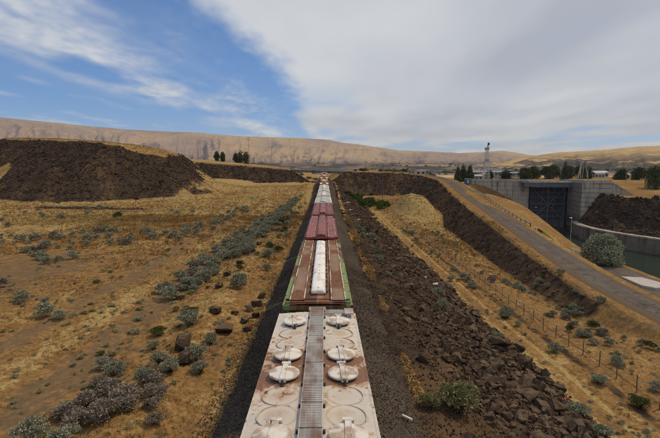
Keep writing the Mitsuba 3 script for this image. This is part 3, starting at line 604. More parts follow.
# ------------------------------------------------------------------ the train
def hull_ring(pts_front, pts_back):
    """closed loft between two equal polygons (n x 3)"""
    a, b = np.asarray(pts_front, float), np.asarray(pts_back, float); n = len(a); i = np.arange(n); j = (i + 1) % n
    V = np.vstack([a, b, [a.mean(0)], [b.mean(0)]])
    F = np.vstack([np.stack([i, j, j + n], 1), np.stack([i, j + n, i + n], 1), np.stack([j, i, i * 0 + 2 * n], 1), np.stack([i + n, j + n, i * 0 + 2 * n + 1], 1)])
    return M(V, F)
def place(y): return T().translate([XC, float(y), float(trackz(y))]).rotate([1, 0, 0], math.degrees(math.atan(float(trackz(y + 8) - trackz(y - 8)) / 16)))
CACHE = {}
def part(name, parent, mesh, bsdf, tw, key=None, label=None, **kw):
    """one part; equal parts of equal cars share their file"""
    if key is not None:
        k = (key, bsdf)
        if k not in CACHE: CACHE[k] = mikit.ply(mesh() if callable(mesh) else mesh, bsdf, **kw)
        return obj(name, CACHE[k], None, parent, to_world=tw, label=label)
    return obj(name, mesh() if callable(mesh) else mesh, bsdf, parent, to_world=tw, label=label, **kw)
def truck(parent, tw, y, tag):
    t = part('bogie', parent, lambda: cat([box(-1.12, -.98, y - 1.1, y + 1.1, .35, .75), box(.98, 1.12, y - 1.1, y + 1.1, .35, .75), box(-1.0, 1.0, y - .25, y + .25, .45, .8)]), 'dark_steel_mat', tw, ('bogie', tag, y))
    for dy in (-.89, .89):
        part('wheelset', t, lambda: cat([cyl((-.80, y + dy, .42), (-.68, y + dy, .42), .42, 20), cyl((.68, y + dy, .42), (.80, y + dy, .42), .42, 20), cyl((-.7, y + dy, .42), (.7, y + dy, .42), .08, 8)]), 'rail_mat', tw, ('wheel', tag, y + dy))
def roof_profile(w, z, drop=.10, n=9):
    xs = np.linspace(-w, w, n); return np.stack([xs, z - drop * (np.abs(xs) / w) ** 2.2], 1)
def hopper_shell(parent, tw, L, w, body, roof, tag, ztop=4.55, drop=.08):
    """body with sloped ends, roof sheet, sills, ladders and bogies of a covered hopper of length L, y from -L/2 to L/2"""
    h = L / 2
    def body_mesh():
        prof = [(-w + .10, 1.15), (-w + .02, 3.2), (-w + .06, ztop - .16), (w - .06, ztop - .16), (w - .02, 3.2), (w - .10, 1.15)]
        f = [(x, -h + (1.9 if z < 2 else .22), z) for x, z in prof]; b = [(x, h - (1.9 if z < 2 else .22), z) for x, z in prof]
        ms = [hull_ring(f, b)]
        for y in np.arange(-h + 1.8, h - 1.6, 1.45):
            for s in (-1, 1): ms.append(box(s * (w - .02) - .05, s * (w - .02) + .05, y - .05, y + .05, 1.3, ztop - .2))
        for y0 in (-h * .55, 0, h * .55): ms.append(hull_ring([(-1.1, y0 - 1.6, 1.4), (1.1, y0 - 1.6, 1.4), (1.1, y0 + 1.6, 1.4), (-1.1, y0 + 1.6, 1.4)], [(-.5, y0 - .4, .45), (.5, y0 - .4, .45), (.5, y0 + .4, .45), (-.5, y0 + .4, .45)]))
        return cat(ms)
    part('body', parent, body_mesh, body, tw, ('body', L, w, tag))
    def roof_mesh():
        P = roof_profile(w, ztop, drop); yv = np.linspace(-h, h, 50)
        X, Y = np.meshgrid(P[:, 0], yv); Z = np.tile(P[:, 1], (len(yv), 1)); v1, f1 = sheet(X, Y, Z)
        ms = [M(v1, f1)]
        ms += [box(s * w - .035, s * w + .035, -h, h, ztop - drop - .17, ztop - drop + .012) for s in (-1, 1)]
        ms += [box(-w + .04, w - .04, s * h - .03, s * h + .03, ztop - .30, ztop - drop - .004) for s in (-1, 1)]
        return cat(ms)
    rf = part('roof', parent, roof_mesh, roof, tw, ('roof', L, w, drop, ztop))
    for s in (-1, 1):
        part('end_platform', parent, lambda: box(-w + .1, w - .1, s * h - .12 - (.55 if s > 0 else -.55) - .42, s * h + .12 - (.55 if s > 0 else -.55) + .42, 1.0, 1.16), body, tw, ('plat', s, L, w))
        part('ladder', parent, lambda: cat([cyl((x, s * (h + .06), 1.1), (x, s * (h + .06), ztop - .2), .022, 6) for x in (w - .62, w - .2)] + [cyl((w - .62, s * (h + .06), z), (w - .2, s * (h + .06), z), .018, 6) for z in np.arange(1.3, ztop - .2, .38)]), body, tw, ('lad', s, L, w))
        part('end_post', parent, lambda: cat([box(x - .07, x + .07, s * h - .10, s * h + .05, 1.1, ztop - .32) for x in (-w + .2, -.55, .55, w - .2)]), body, tw, ('post', s, L, w))
        part('coupler', parent, lambda: cat([box(-.12, .12, s * h + min(0, s * .75), s * h + max(0, s * .75), .78, 1.02)]), 'dark_steel_mat', tw, ('coup', s, L))
        truck(parent, tw, s * (h - 2.3), L)
    return rf
def grating(x0, x1, y0, y1, z, pitch=.045, t=.022):
    bars = [box(x0, x1, y - t / 2, y + t / 2, z - .03, z) for y in np.arange(y0 + pitch / 2, y1, pitch)]
    bars += [box(x - .008, x + .008, y0, y1, z - .036, z - .008) for x in np.linspace(x0 + .02, x1 - .02, 5)]
    bars += [box(x0, x0 + .02, y0, y1, z - .05, z + .004), box(x1 - .02, x1, y0, y1, z - .05, z + .004)]
    return cat(bars)
# nearest car: white covered hopper with round hatches; roof from y 0.6 to 17.85
Y0 = 9.2; L0 = 17.3
A = thing('covered_hopper_car', 'rust stained white hopper car with round roof hatches, nearest in the train', 'train car')
tw = T().translate([XC, Y0, 0])
roofA = hopper_shell(A, tw, L0, 1.52, 'white_body_mat', 'white_roof_mat', 'A')
def lz(x): return 4.55 - .08 * (abs(x) / 1.52) ** 2.2
def lathe(prof, n=40):
    prof = np.asarray(prof, float); a = np.arange(n) * 2 * np.pi / n; V = np.concatenate([np.stack([r * np.cos(a), r * np.sin(a), a * 0 + z], 1) for r, z in prof]); F = []
    i = np.arange(n); j = (i + 1) % n
    for k in range(len(prof) - 1): F += [np.stack([i + k * n, j + k * n, j + (k + 1) * n], 1), np.stack([i + k * n, j + (k + 1) * n, i + (k + 1) * n], 1)]
    return M(V, np.vstack(F))
lidp = mikit.ply(lathe([(.40, .085), (.435, .075), (.44, .115), (.425, .135), (.30, .152), (.15, .162), (.001, .166)]), 'lid_mat', smooth=35)
coam = mikit.ply(lathe([(.345, -.05), (.345, .09), (.37, .09), (.37, -.05)]), 'dark_steel_mat', smooth=35)  # coaming coloured dark to stand for the shadow gap under the lid
strap = mikit.ply(cat([box(-.075, .075, -.47, .50, .152, .178), box(-.075, -.062, -.47, .50, .178, .192), box(.062, .075, -.47, .50, .178, .192), box(-.09, .09, -.50, -.45, .06, .17), box(-.13, .13, .46, .58, .01, .19), box(-.09, .09, .40, .62, .02, .06)]), 'lid_mat')
latch = mikit.ply(cat([cyl((0, -.56, .02), (0, -.56, .16), .03, 8), box(-.05, .05, -.62, -.50, -.02, .04)]), 'dark_steel_mat')
for y in HATCH_Y[:6]:
    for s in (-.83, .83):
        h_ = T().translate([XC + s, y, lz(s)]).rotate([0, 0, 1], float(rng.normal(0, 2.0)))
        k = obj('hatch', coam, None, A, to_world=h_); obj('lid', lidp, None, k, to_world=h_); obj('strap', strap, None, k, to_world=h_); obj('latch', latch, None, k, to_world=h_)
ringm = mikit.ply(lathe([(.466, -.02), (.474, .004), (.482, .004), (.49, -.02)], 44), 'white_roof_mat', smooth=40)
for y in RING_Y[:6]:
    for s in (-.83, .83): obj('weld_ring', ringm, None, A, to_world=T().translate([XC + s, y, lz(s)]))
RBY = [18.1, 17.02, 15.87, 14.9, 13.75, 12.75, 11.56, 10.45, 9.36, 8.3, 7.2, 6.1, 5.0]
rb = obj('running_board', cat([box(XC - .27, XC - .24, 1.0, 17.7, 4.555, 4.60), box(XC + .24, XC + .27, 1.0, 17.7, 4.555, 4.60)] + [box(XC - .33, XC + .33, y - .03, y + .03, 4.552, 4.63) for y in RBY[1:]]), 'dark_steel_mat', A)
for a, b in zip(RBY[1:], RBY[:-1]):
    tilt = T().translate([XC, (a + b) / 2, 4.655]).rotate([1, 0, 0], float(rng.normal(.6, .35)))
    obj('grating', grating(-.27, .27, -(b - a) / 2 + .03, (b - a) / 2 - .02, .03), 'grating_mat', rb, to_world=tilt)
obj('grating', grating(.34, 1.42, 17.35, 17.80, 4.66), 'grating_mat', rb, to_world=T().translate([XC, 0, 0]))
obj('step_plate', cat([box(1.10, 1.46, 17.2, 17.86, 4.64, 4.69), box(1.2, 1.24, 17.2, 17.8, 4.45, 4.66)]), 'grating_mat', A, to_world=T().translate([XC, 0, 0]))
obj('crossover_plate', cat([box(-.34, .34, 17.82, 18.35, 4.52, 4.56), box(-.34, -.30, 17.82, 18.35, 4.56, 4.60), box(.30, .34, 17.82, 18.35, 4.56, 4.60)]), 'grating_mat', A, to_world=T().translate([XC, 0, 0]))

def trough_car(y0, y1, label, body, roof, cover, board, edge, sections=4, inset=1.2, cw=.36, detail=True, drop=.10, key='T'):
    """hopper with a long trough hatch along the centre and a running board on either side"""
    L, yc = y1 - y0, (y0 + y1) / 2; tw = place(yc)
    c = thing('covered_hopper_car', label, 'train car', None)
    hopper_shell(c, tw, L, 1.50, body, roof, key, 4.55, drop)
    co, span = L / 2 - inset, (L - 2 * inset)
    part('coaming', c, lambda: cat([box(-cw - .03, -cw, -co, co, 4.45, 4.64), box(cw, cw + .03, -co, co, 4.45, 4.64), box(-cw, cw, -co - .03, -co, 4.45, 4.63), box(-cw, cw, co, co + .03, 4.45, 4.63)]), roof, tw, ('coam', L, inset, cw))
    for k in range(sections):
        a = -co + span * k / sections + .02; b = -co + span * (k + 1) / sections - .02
        def sec(a=a, b=b):
            th = np.linspace(0, np.pi, 13); pr = [(-cw - .05, 4.60)] + [(-np.cos(t) * (cw + .03), 4.66 + .13 * np.sin(t) ** .6) for t in th] + [(cw + .05, 4.60)]
            rows = [(a, .75, -.06), (a + .06, .93, -.012), (a + .16, 1, 0), (b - .16, 1, 0), (b - .06, .93, -.012), (b, .75, -.06)] if k in (0, sections - 1) else [(a, 1, -.03), (a + .05, 1, 0), (b - .05, 1, 0), (b, 1, -.03)]
            R = [[(x * sc, y, z + dz * (z > 4.62)) for x, z in pr] for y, sc, dz in rows]; n = len(pr); v = np.array(R).reshape(-1, 3); F = []
            for r in range(len(R) - 1):
                i = np.arange(n - 1) + r * n; F += [np.stack([i, i + 1, i + 1 + n], 1), np.stack([i, i + 1 + n, i + n], 1)]
            i = np.arange(1, n - 1); F += [np.stack([i * 0, i + 1, i], 1), np.stack([i * 0 + (len(R) - 1) * n, i + (len(R) - 1) * n, i + 1 + (len(R) - 1) * n], 1)]
            return M(v, np.vstack(F))
        s_ = part('hatch_cover', c, sec, cover, tw, ('sec', L, k, sections, inset, cw), smooth=40)
        if detail:
            for s in (-1, 1):
                for yy in np.arange(a + .3, b, (b - a - .6) / 3 + 1e-6):
                    part('clamp', s_, lambda: box(-.035, .035, -.03, .03, -.06, .04), 'rail_mat', tw @ T().translate([s * (cw + .10), float(yy), 4.63]), ('clamp',))
            for yy in np.linspace(a + .4, b - .4, 3): part('vent_cap', s_, lambda: cyl((0, 0, -.02), (0, 0, .02), .03, 8), 'lid_mat', tw @ T().translate([0, float(yy), 4.80]), ('vc',))
    for s in (-1, 1):
        def board_mesh(): return cat([box(s * .92 - .27, s * .92 + .27, -L / 2 + .35, L / 2 - .35, 4.575, 4.60)] + [box(s * .92 - .29, s * .92 + .29, y - .03, y + .03, 4.50, 4.58) for y in np.arange(-L / 2 + .5, L / 2, 1.2)])
        r_ = part('running_board', c, board_mesh, board, tw, ('rb', L, s))
        part('edge_bar', r_, lambda: cat([box(s * .92 + o - .028, s * .92 + o + .028, -L / 2 + .35, L / 2 - .35, 4.575, 4.64) for o in (-.31, .31)]), edge, tw, ('eb', L, s))
        part('carline', c, lambda: cat([box(-1.44, 1.44, s * (L / 2 - q) - .05, s * (L / 2 - q) + .05, 4.47, 4.585) for q in (.14, .62)]), roof, tw, ('cl', L, s))
    return c
trough_car(19.0, 36.05, 'rusty brown and green hopper car with one long white hatch cover', 'green_body_mat', 'brown_roof_mat', 'white_cover_mat', 'patchy_board_mat', 'pale_bar_mat', 4, 1.25, .30)
trough_car(37.1, 54.75, 'nearer of the two dark red hopper cars with red hatch cover', 'red_roof_mat', 'red_roof_mat', 'red_cover_mat', 'red_cover_mat', 'tan_edge_mat', 4, .9, .36, False, .28, 'R')
trough_car(55.9, 74.3, 'second dark red hopper car, just in front of the grey hoppers', 'red_roof_mat', 'red_roof_mat', 'red_cover_mat', 'red_roof_mat', 'red_cover_mat', 2, 1.6, .36, False, .28, 'R2')
lab = ['pale grey hopper car coupled directly to the red hoppers', 'darker grey hopper car second beyond the red hoppers', 'pale hopper car third beyond the red hoppers', 'grey hopper car coupled right behind the orange locomotives']
y = 75.4
for i in range(4):
    L = 17.0; m1, m2 = ('pale_car_mat', 'grey_car_mat') if i % 2 == 0 else ('grey_car_mat', 'pale_car_mat')
    trough_car(y, y + L, lab[i], 'grey_car_mat', m1, m2, 'grey_car_mat', 'pale_car_mat', 3, 1.2, .42, False, .18, 'G' + str(i % 2)); y += L + 1.15
def loco(y0, label):
    """diesel locomotive seen from behind: walkway frame, narrow hood, wide radiator and fan roof, wide cab, short nose"""
    L = 22.0; tw = place(y0 + L / 2); c = thing('locomotive', label, 'locomotive'); h = L / 2
    part('frame', c, lambda: cat([box(-1.5, 1.5, -h, h, 1.25, 1.55), box(-1.4, 1.4, -4, 3, .5, 1.25)]), 'black_paint_mat', tw, ('lf',))
    part('hood', c, lambda: hull_ring([(-.85, -h + 1.3, 1.55), (.85, -h + 1.3, 1.55), (.85, -h + 1.3, 4.25), (.55, -h + 1.3, 4.6), (-.55, -h + 1.3, 4.6), (-.85, -h + 1.3, 4.25)], [(-.85, h - 6, 1.55), (.85, h - 6, 1.55), (.85, h - 6, 4.25), (.55, h - 6, 4.6), (-.55, h - 6, 4.6), (-.85, h - 6, 4.25)]), 'orange_paint_mat', tw, ('lh',))
    r = part('radiator', c, lambda: hull_ring([(-.86, -h + 1.7, 3.3), (.86, -h + 1.7, 3.3), (1.48, -h + 1.7, 3.9), (1.48, -h + 1.7, 4.55), (-1.48, -h + 1.7, 4.55), (-1.48, -h + 1.7, 3.9)], [(-.86, -h + 6.5, 3.3), (.86, -h + 6.5, 3.3), (1.48, -h + 6.5, 3.9), (1.48, -h + 6.5, 4.55), (-1.48, -h + 6.5, 4.55), (-1.48, -h + 6.5, 3.9)]), 'orange_paint_mat', tw, ('lr',))
    part('roof_panel', c, lambda: cat([box(-1.4, 1.4, -h + 1.75, -h + 6.4, 4.56, 4.62), box(-1.08, 1.08, h - 5.9, h - 3.5, 4.66, 4.70), box(-.54, .54, -h + 6.6, h - 6.1, 4.61, 4.66)]), 'cream_paint_mat', tw, ('lrp',))
    part('fan', r, lambda: cat([cyl((0, -h + q, 4.62), (0, -h + q, 4.80), .7, 18) for q in (2.8, 4.8)]), 'black_paint_mat', tw, ('lfan',))
    part('rear_door', c, lambda: box(-.4, .4, -h + 1.24, -h + 1.3, 1.7, 3.6), 'black_paint_mat', tw, ('ld',))
    part('roof_band', c, lambda: cat([box(-.56, .56, q, q + 1.8, 4.67, 4.76) for q in (-3.2, .2)]), 'black_paint_mat', tw, ('lb',))
    cb = part('cab', c, lambda: hull_ring([(-1.52, h - 6, 1.55), (1.52, h - 6, 1.55), (1.52, h - 6, 4.1), (1.1, h - 6, 4.65), (-1.1, h - 6, 4.65), (-1.52, h - 6, 4.1)], [(-1.52, h - 3.4, 1.55), (1.52, h - 3.4, 1.55), (1.52, h - 3.4, 4.1), (1.1, h - 3.4, 4.65), (-1.1, h - 3.4, 4.65), (-1.52, h - 3.4, 4.1)]), 'orange_paint_mat', tw, ('lc',))
    part('window', cb, lambda: cat([box(s * 1.2 - .25, s * 1.2 + .25, h - 6.06, h - 6, 3.2, 3.85) for s in (-1, 1)] + [box(s * 1.53 - .02, s * 1.53 + .02, h - 5.6, h - 3.9, 3.2, 3.9) for s in (-1, 1)]), 'dark_glass_mat', tw, ('lw',))
    part('nose', c, lambda: box(-1.0, 1.0, h - 3.4, h - 1.2, 1.55, 3.3), 'orange_paint_mat', tw, ('ln',))
    part('railing', c, lambda: cat([cyl((s * 1.45, -h + .2, 2.55), (s * 1.45, h - 6, 2.55), .03, 6) for s in (-1, 1)] + [cyl((s * 1.45, q, 1.55), (s * 1.45, q, 2.55), .025, 6) for s in (-1, 1) for q in np.arange(-h + .2, h - 6, 1.6)] + [cyl((-1.4, -h + .1, 2.5), (1.4, -h + .1, 2.5), .03, 6)]), 'cream_paint_mat', tw, ('lrl',))
    part('plough', c, lambda: cat([box(-1.5, 1.5, -h - .1, -h, .5, 1.55)]), 'orange_paint_mat', tw, ('lp',))
    for s in (-1, 1): truck(c, tw, s * 7.2, 'loco')
loco(y + .2, 'orange and cream locomotive coupled to the last grey hopper'); loco(y + 23.4, 'middle one of the three orange and cream locomotives'); loco(y + 46.6, 'orange and cream locomotive leading the train towards the overpass')

# ------------------------------------------------------------------ rocks
rng = np.random.default_rng(21)
def rot_z(a): return np.array([[math.cos(a), -math.sin(a), 0], [math.sin(a), math.cos(a), 0], [0, 0, 1]])
def visible_size(p, s):
    v = p - CAM; w = v @ FWD; rt = np.cross(FWD, [0, 0, 1]); rt /= np.linalg.norm(rt); u = np.cross(rt, FWD)
    px, py = 330 + 449 * (v @ rt) / w, 219 - 449 * (v @ u) / w
    return np.where((w > 1) & (px > -15) & (px < 675) & (py < 455), s / w, 0)
# riprap of broken basalt on the right flank of the railway bank
RIP = 'riprap'; labels[RIP] = {'kind': 'structure'}
n1 = 7000
ry = 9 + 66 * rng.random(n1) ** 1.15; rd_ = 6.2 + 10.4 * rng.beta(1.35, 1.15, n1); rs_ = np.exp(rng.normal(-1.78, .50, n1)) * (0.66 + 0.066 * (rd_ - 6))
n2_ = 3600
ry2 = 70 + 165 * rng.random(n2_) ** 1.2; rd2 = 6.4 + 9.6 * rng.random(n2_); rs2 = np.exp(rng.normal(-1.45, .42, n2_))
ry, rd_, rs_ = np.r_[ry, ry2], np.r_[rd_, rd2], np.r_[rs_, rs2]
rs_ = np.clip(rs_, .09, .72)
keep = (n2(rd_, ry, .35, 55, 3) + 0.25 * rng.random(len(ry))) > np.where(rd_ < 8.5, .60, .44)
ry, rd_, rs_ = ry[keep], rd_[keep], rs_[keep]
rp = np.stack([rd_ + XC, ry, H(rd_ + XC, ry) + rs_ * .22], 1)
order = np.argsort(-visible_size(rp, rs_)); big_, rest = order[:300], order[300:]
BIGP = [mikit.ply(M(*v), 'basalt_mat') for v in BIGV]
for i in big_:
    q = T().translate(rp[i].tolist()).rotate([0, 0, 1], float(rng.uniform(0, 360))).rotate([1, 0, 0], float(rng.normal(0, 22))).rotate([0, 1, 0], float(rng.normal(0, 22))).scale(float(rs_[i]))
    obj('stone', BIGP[rng.integers(len(BIGP))], None, RIP, to_world=q)
obj('broken_rock', soup(ROCKV, rp[rest], rs_[rest], rng), 'basalt_mat', RIP, kind='stuff')
n = 9000
ry = 9 + 60 * rng.random(n) ** 1.2; rd_ = 5.4 + 11.5 * rng.random(n)
rp = np.stack([rd_ + XC, ry, H(rd_ + XC, ry) + .02], 1); obj('rubble', soup(PEB, rp, np.exp(rng.normal(-2.5, .35, n)), rng), 'basalt_mat', RIP, kind='stuff')
# talus of the mesa, the road bank and the far ridges
cx, cy = GX[::1, ::1], GY
dA = np.gradient(gx)[None, :] * np.gradient(gy)[:, None]
w = np.where((GY > 40) & (GR > .5), dA * GR, 0); w = np.where((GX > 5) & (GX < 17) & (GY < 240), 0, w); w = np.where((GX < -200) | (GX > 230) | (GZ < -24), 0, w); w = w * np.where(np.hypot(GX, GY) > 285, .4, 1)
p = (w / w.sum()).ravel(); n = 75000
i = rng.choice(len(p), n, p=p); tx = GX.ravel()[i] + rng.uniform(-.6, .6, n); ty = GY.ravel()[i] + rng.uniform(-.6, .6, n)
ts = np.exp(rng.normal(-1.85, .42, n)) * np.clip(np.hypot(tx, ty) / 150, .6, 1.2); ts = np.clip(ts, .10, .7)
obj('talus_stones', soup(ROCKV[:8], np.stack([tx, ty, H(tx, ty) + ts * .15], 1), ts, rng), 'talus_mat', GROUND, kind='stuff')
# rugged rock east of the lock
n = 2200; ex = rng.uniform(143, 215, n); ey = rng.uniform(205, 262, n); ez, er, _ = terrain(ex, ey); k_ = (er > .4) & (ez > -21); es = np.exp(rng.normal(-.25, .45, n))[k_]
obj('outcrop_stones', soup(ROCKV, np.stack([ex, ey, ez], 1)[k_], es, rng), 'talus_mat', GROUND, kind='stuff')
# single boulders
def boulder(x, y, s, label, mat_='basalt_mat', flatness=1.0, group=None, sink=.25):
    v, f = BIGV[rng.integers(len(BIGV))]; m_ = M(v @ rot_z(rng.uniform(0, 6.28)).T * [s, s, s * flatness], f)
    # chip the faces a little
    m_ = m_.subdivide().subdivide(); vv = np.array(m_.vertices); m_.vertices = vv + (meshkit.fbm(vv / s * 2.2 + x, 3, 3)[:, None] - .5) * .16 * s
    m_.apply_translation((x, y, float(H(x, y)[0]) + s * flatness * (0.75 - sink))); k = fresh('boulder' if mat_ == 'basalt_mat' else 'concrete_chunk')
    scene[k] = mikit.ply(m_, mat_, smooth=28); labels[k] = {'label': label, 'category': 'rock' if mat_ == 'basalt_mat' else 'rubble'}
    if group: labels[k]['group'] = group
boulder(-8.6, 26.2, .72, 'large grey brown boulder among sagebrush left of the nearest hopper car')
boulder(-6.9, 29.6, .62, 'dark boulder beside the left ballast edge, just beyond the largest left boulder')
boulder(-8.0, 24.4, .55, 'dark squat boulder half hidden by sagebrush below the large left boulder')
boulder(-8.3, 33.0, .50, 'small upright dark boulder farther along the left row of rocks')
boulder(-5.6, 36.0, .5, 'dark boulder at the edge of the left ballast, opposite the green hopper car')
boulder(-9.4, 23.0, .55, 'low dark boulder in front of the dead brush on the left')
for k, (x, y, s) in enumerate([(-6.9, 33.4, .45), (-9.9, 41, .5), (-10.2, 46, .6), (-9.9, 51, .55), (-9.7, 58, .7), (-9.3, 63, .6), (-9.6, 70, .7), (-9.0, 78, .8), (-8.6, 86, .8), (-8.2, 97, .9), (-7.6, 108, .9)]):
    boulder(x, y, s * .8, 'dark boulder in the row along the sagebrush band, ' + ['nearest', 'second nearest', 'third nearest', 'fourth nearest', 'fifth nearest', 'sixth nearest', 'seventh nearest', 'eighth nearest', 'ninth nearest', 'tenth nearest', 'farthest'][k], group=None)
for k, (x, y, s) in enumerate([(-5.5, 30.4, .34), (-5.9, 32.0, .42), (-5.3, 33.2, .36), (-6.0, 34.6, .40), (-5.6, 38.3, .42)]): boulder(x, y, s, 'small dark rock along the left ballast edge, ' + ['nearest', 'second nearest', 'third nearest', 'fourth nearest', 'farthest'][k], group=None)
boulder(14.6, 36.0, .88, 'big angular dark boulder at the right edge of the riprap by the dirt track', sink=.15)
boulder(15.1, 32.5, .78, 'dark boulder lying just below the big angular one at the riprap edge')
boulder(12.6, 26.5, .85, 'broad dark brown slab of rock in the middle of the riprap', flatness=.7)
for x, y, s, l in [(7.3, 148, .7, 'farthest pale concrete chunk at the top of the rocky bank'), (7.4, 128, .7, 'pale concrete chunk second farthest along the rocky bank'), (7.6, 104, .55, 'pale concrete chunk on the rocky bank opposite the red hoppers'), (8.0, 84, .5, 'small pale concrete chunk on the bank nearest the train'),
                   (14.2, 56.5, .62, 'flat pale concrete chunk in the riprap near the dirt track'), (13.2, 58.2, .5, 'pale concrete chunk left of the flat one in the riprap'), (13.3, 45, .38, 'small grey concrete chunk in the upper middle riprap')]:
    boulder(x, y, s, l, 'pale_rubble_mat', .5)

# ------------------------------------------------------------------ grass
def blades(pos, h, per, rg, wid=.018, lean=.55):
    n = len(pos) * per; b = np.repeat(pos, per, 0); hh = np.repeat(h, per) * rg.uniform(.5, 1.15, n); a = rg.uniform(0, 6.283, n); o = rg.normal(0, .09, (n, 2)) * (np.repeat(h, per)[:, None] / .3)
    b = b + np.c_[o, np.zeros(n)]; d = np.c_[np.cos(a), np.sin(a)]; l = np.abs(rg.normal(0, lean, n)) * hh
    side = np.c_[-d[:, 1], d[:, 0], np.zeros(n)] * (wid * rg.uniform(.7, 1.5, n) * np.repeat(h, per) / .3)[:, None]
    V = np.stack([b - side, b + side, b + np.c_[d * l[:, None], hh]], 1).reshape(-1, 3); return V, np.arange(3 * n).reshape(-1, 3)
n = 70000
px_ = np.r_[rng.uniform(-46, -4.9, n // 2), rng.uniform(-60, -4.9, n // 8), rng.uniform(4.6, 48, n // 4), rng.uniform(4.4, 7.0, n // 8)]; py_ = 11 + 95 * rng.random(len(px_)) ** 1.9
nf = 26000; fy_ = 85 + 125 * rng.random(nf); px_ = np.r_[px_, np.where(rng.random(nf) < .75, rng.uniform(-.72, -.04, nf) * fy_, rng.uniform(15.5, 40, nf))]; py_ = np.r_[py_, fy_]
g_z, g_r, g_t = terrain(px_, py_)
clump = n2(px_, py_, .45, 71, 4); ok = (g_r < .35) & (g_t + (clump - .5) * 1.6 > .34) & (np.abs(px_ - XC) > 4.4) & ((px_ < 30) | (road_dist(px_, py_)[0] < -3.2)) & ((py_ < 106) | (rng.random(len(px_)) < .8))
ok &= ~((np.abs(px_ - 16.7) < .3) | (np.abs(px_ - 18.2) < .3) | (np.abs(px_ - 17.45) < .4))
gp = np.stack([px_, py_, g_z - .02], 1)[ok]; gh = (0.10 + 0.22 * clump[ok] ** 1.3 * rng.uniform(.6, 1.5, ok.sum())) * np.clip(py_[ok] / 45, .8, 2.2)
nw = 1500; wy = 12 + 90 * rng.random(nw) ** 1.5; wx = rng.uniform(5.6, 16.2, nw); wc = n2(wx, wy, .5, 33, 3) > .56; wp = np.stack([wx, wy, H(wx, wy)], 1)[wc]; gp = np.vstack([gp, wp]); gh = np.r_[gh, rng.uniform(.18, .42, len(wp))]
V, F_ = blades(gp, gh, 7, rng, .020, .6); obj('dry_grass', M(V, F_), 'grass_mat', kind='stuff')

# ------------------------------------------------------------------ sagebrush and other bushes
def bush_variant(rg, lobes=12, leaves=52, leaf=.085, rad=.5, hgt=.62, open_=.9):
    """foliage in unit size (about 1 m across, .65 m tall): clumps of small leaf faces carried by forking stems"""
    cen = []
    for _ in range(lobes):
        a, r = rg.uniform(0, 6.283), rad * rg.random() ** .5 * .76; cen.append((r * math.cos(a), r * math.sin(a), hgt * (.16 + .66 * rg.random() ** .7) * (1 - .30 * (r / rad) ** 2)))
    V = []
    for c in cen:
        lr = rg.uniform(.13, .21); d = rg.normal(size=(leaves, 3)); d /= np.linalg.norm(d, axis=1, keepdims=True); d[:, 2] = np.abs(d[:, 2]) * .9 - .25
        p = np.array(c) + d * lr * rg.uniform(.55, 1.1, (leaves, 1)); up = d * .6 + rg.normal(size=(leaves, 3)) * .4 + [0, 0, .5]; up /= np.linalg.norm(up, axis=1, keepdims=True)
        s = np.cross(up, rg.normal(size=(leaves, 3))); s /= np.linalg.norm(s, axis=1, keepdims=True); L = leaf * rg.uniform(.6, 1.8, (leaves, 1)); w = s * L * .27
        V.append(np.stack([p, p + up * L * .5 + w, p + up * L, p + up * L * .5 - w], 1))
    V = np.concatenate(V).reshape(-1, 4, 3); n = len(V); i = np.arange(n)[:, None] * 4
    fol = M(V.reshape(-1, 3), np.vstack([i + [0, 1, 2], i + [0, 2, 3]]))
    st = cat([cyl((c[0] * .12, c[1] * .12, -.08), (c[0] * .9, c[1] * .9, c[2]), .018, 4, .006) for c in cen])
    return fol, st
def put_bush(name, label, cat_, group, x, y, s, var, fm, tall=1.0, parts=True, lean=0.0):
    k = thing(name, label, cat_, group); z = float(H(x, y)[0])
    tw = T().translate([float(x), float(y), z]).rotate([0, 0, 1], float(rng.uniform(0, 360))).rotate([1, 0, 0], lean).scale([float(s * rng.uniform(.9, 1.12)), float(s), float(s * tall * rng.uniform(.85, 1.15))])
    key = ('b', id(var[0]), fm)
    if key not in CACHE: CACHE[key] = mikit.ply(var[0], fm)
    obj('foliage', CACHE[key], None, k, to_world=tw)
    if parts:
        key = ('s', id(var[1]))
        if key not in CACHE: CACHE[key] = mikit.ply(var[1], 'twig_mat')
        obj('stem', CACHE[key], None, k, to_world=tw)
brg = np.random.default_rng(5)
SAGE = [bush_variant(brg, int(brg.integers(15, 21)), 56, .095, .5, .82) for _ in range(6)]
FINE = [bush_variant(brg, 30, 84, .062, .5, .78) for _ in range(4)]
ROUND = [bush_variant(brg, 44, 100, .058, .50, 1.0) for _ in range(2)]
SPIKY = [bush_variant(brg, 9, 22, .13) for _ in range(3)]
pick = lambda L: L[rng.integers(len(L))]
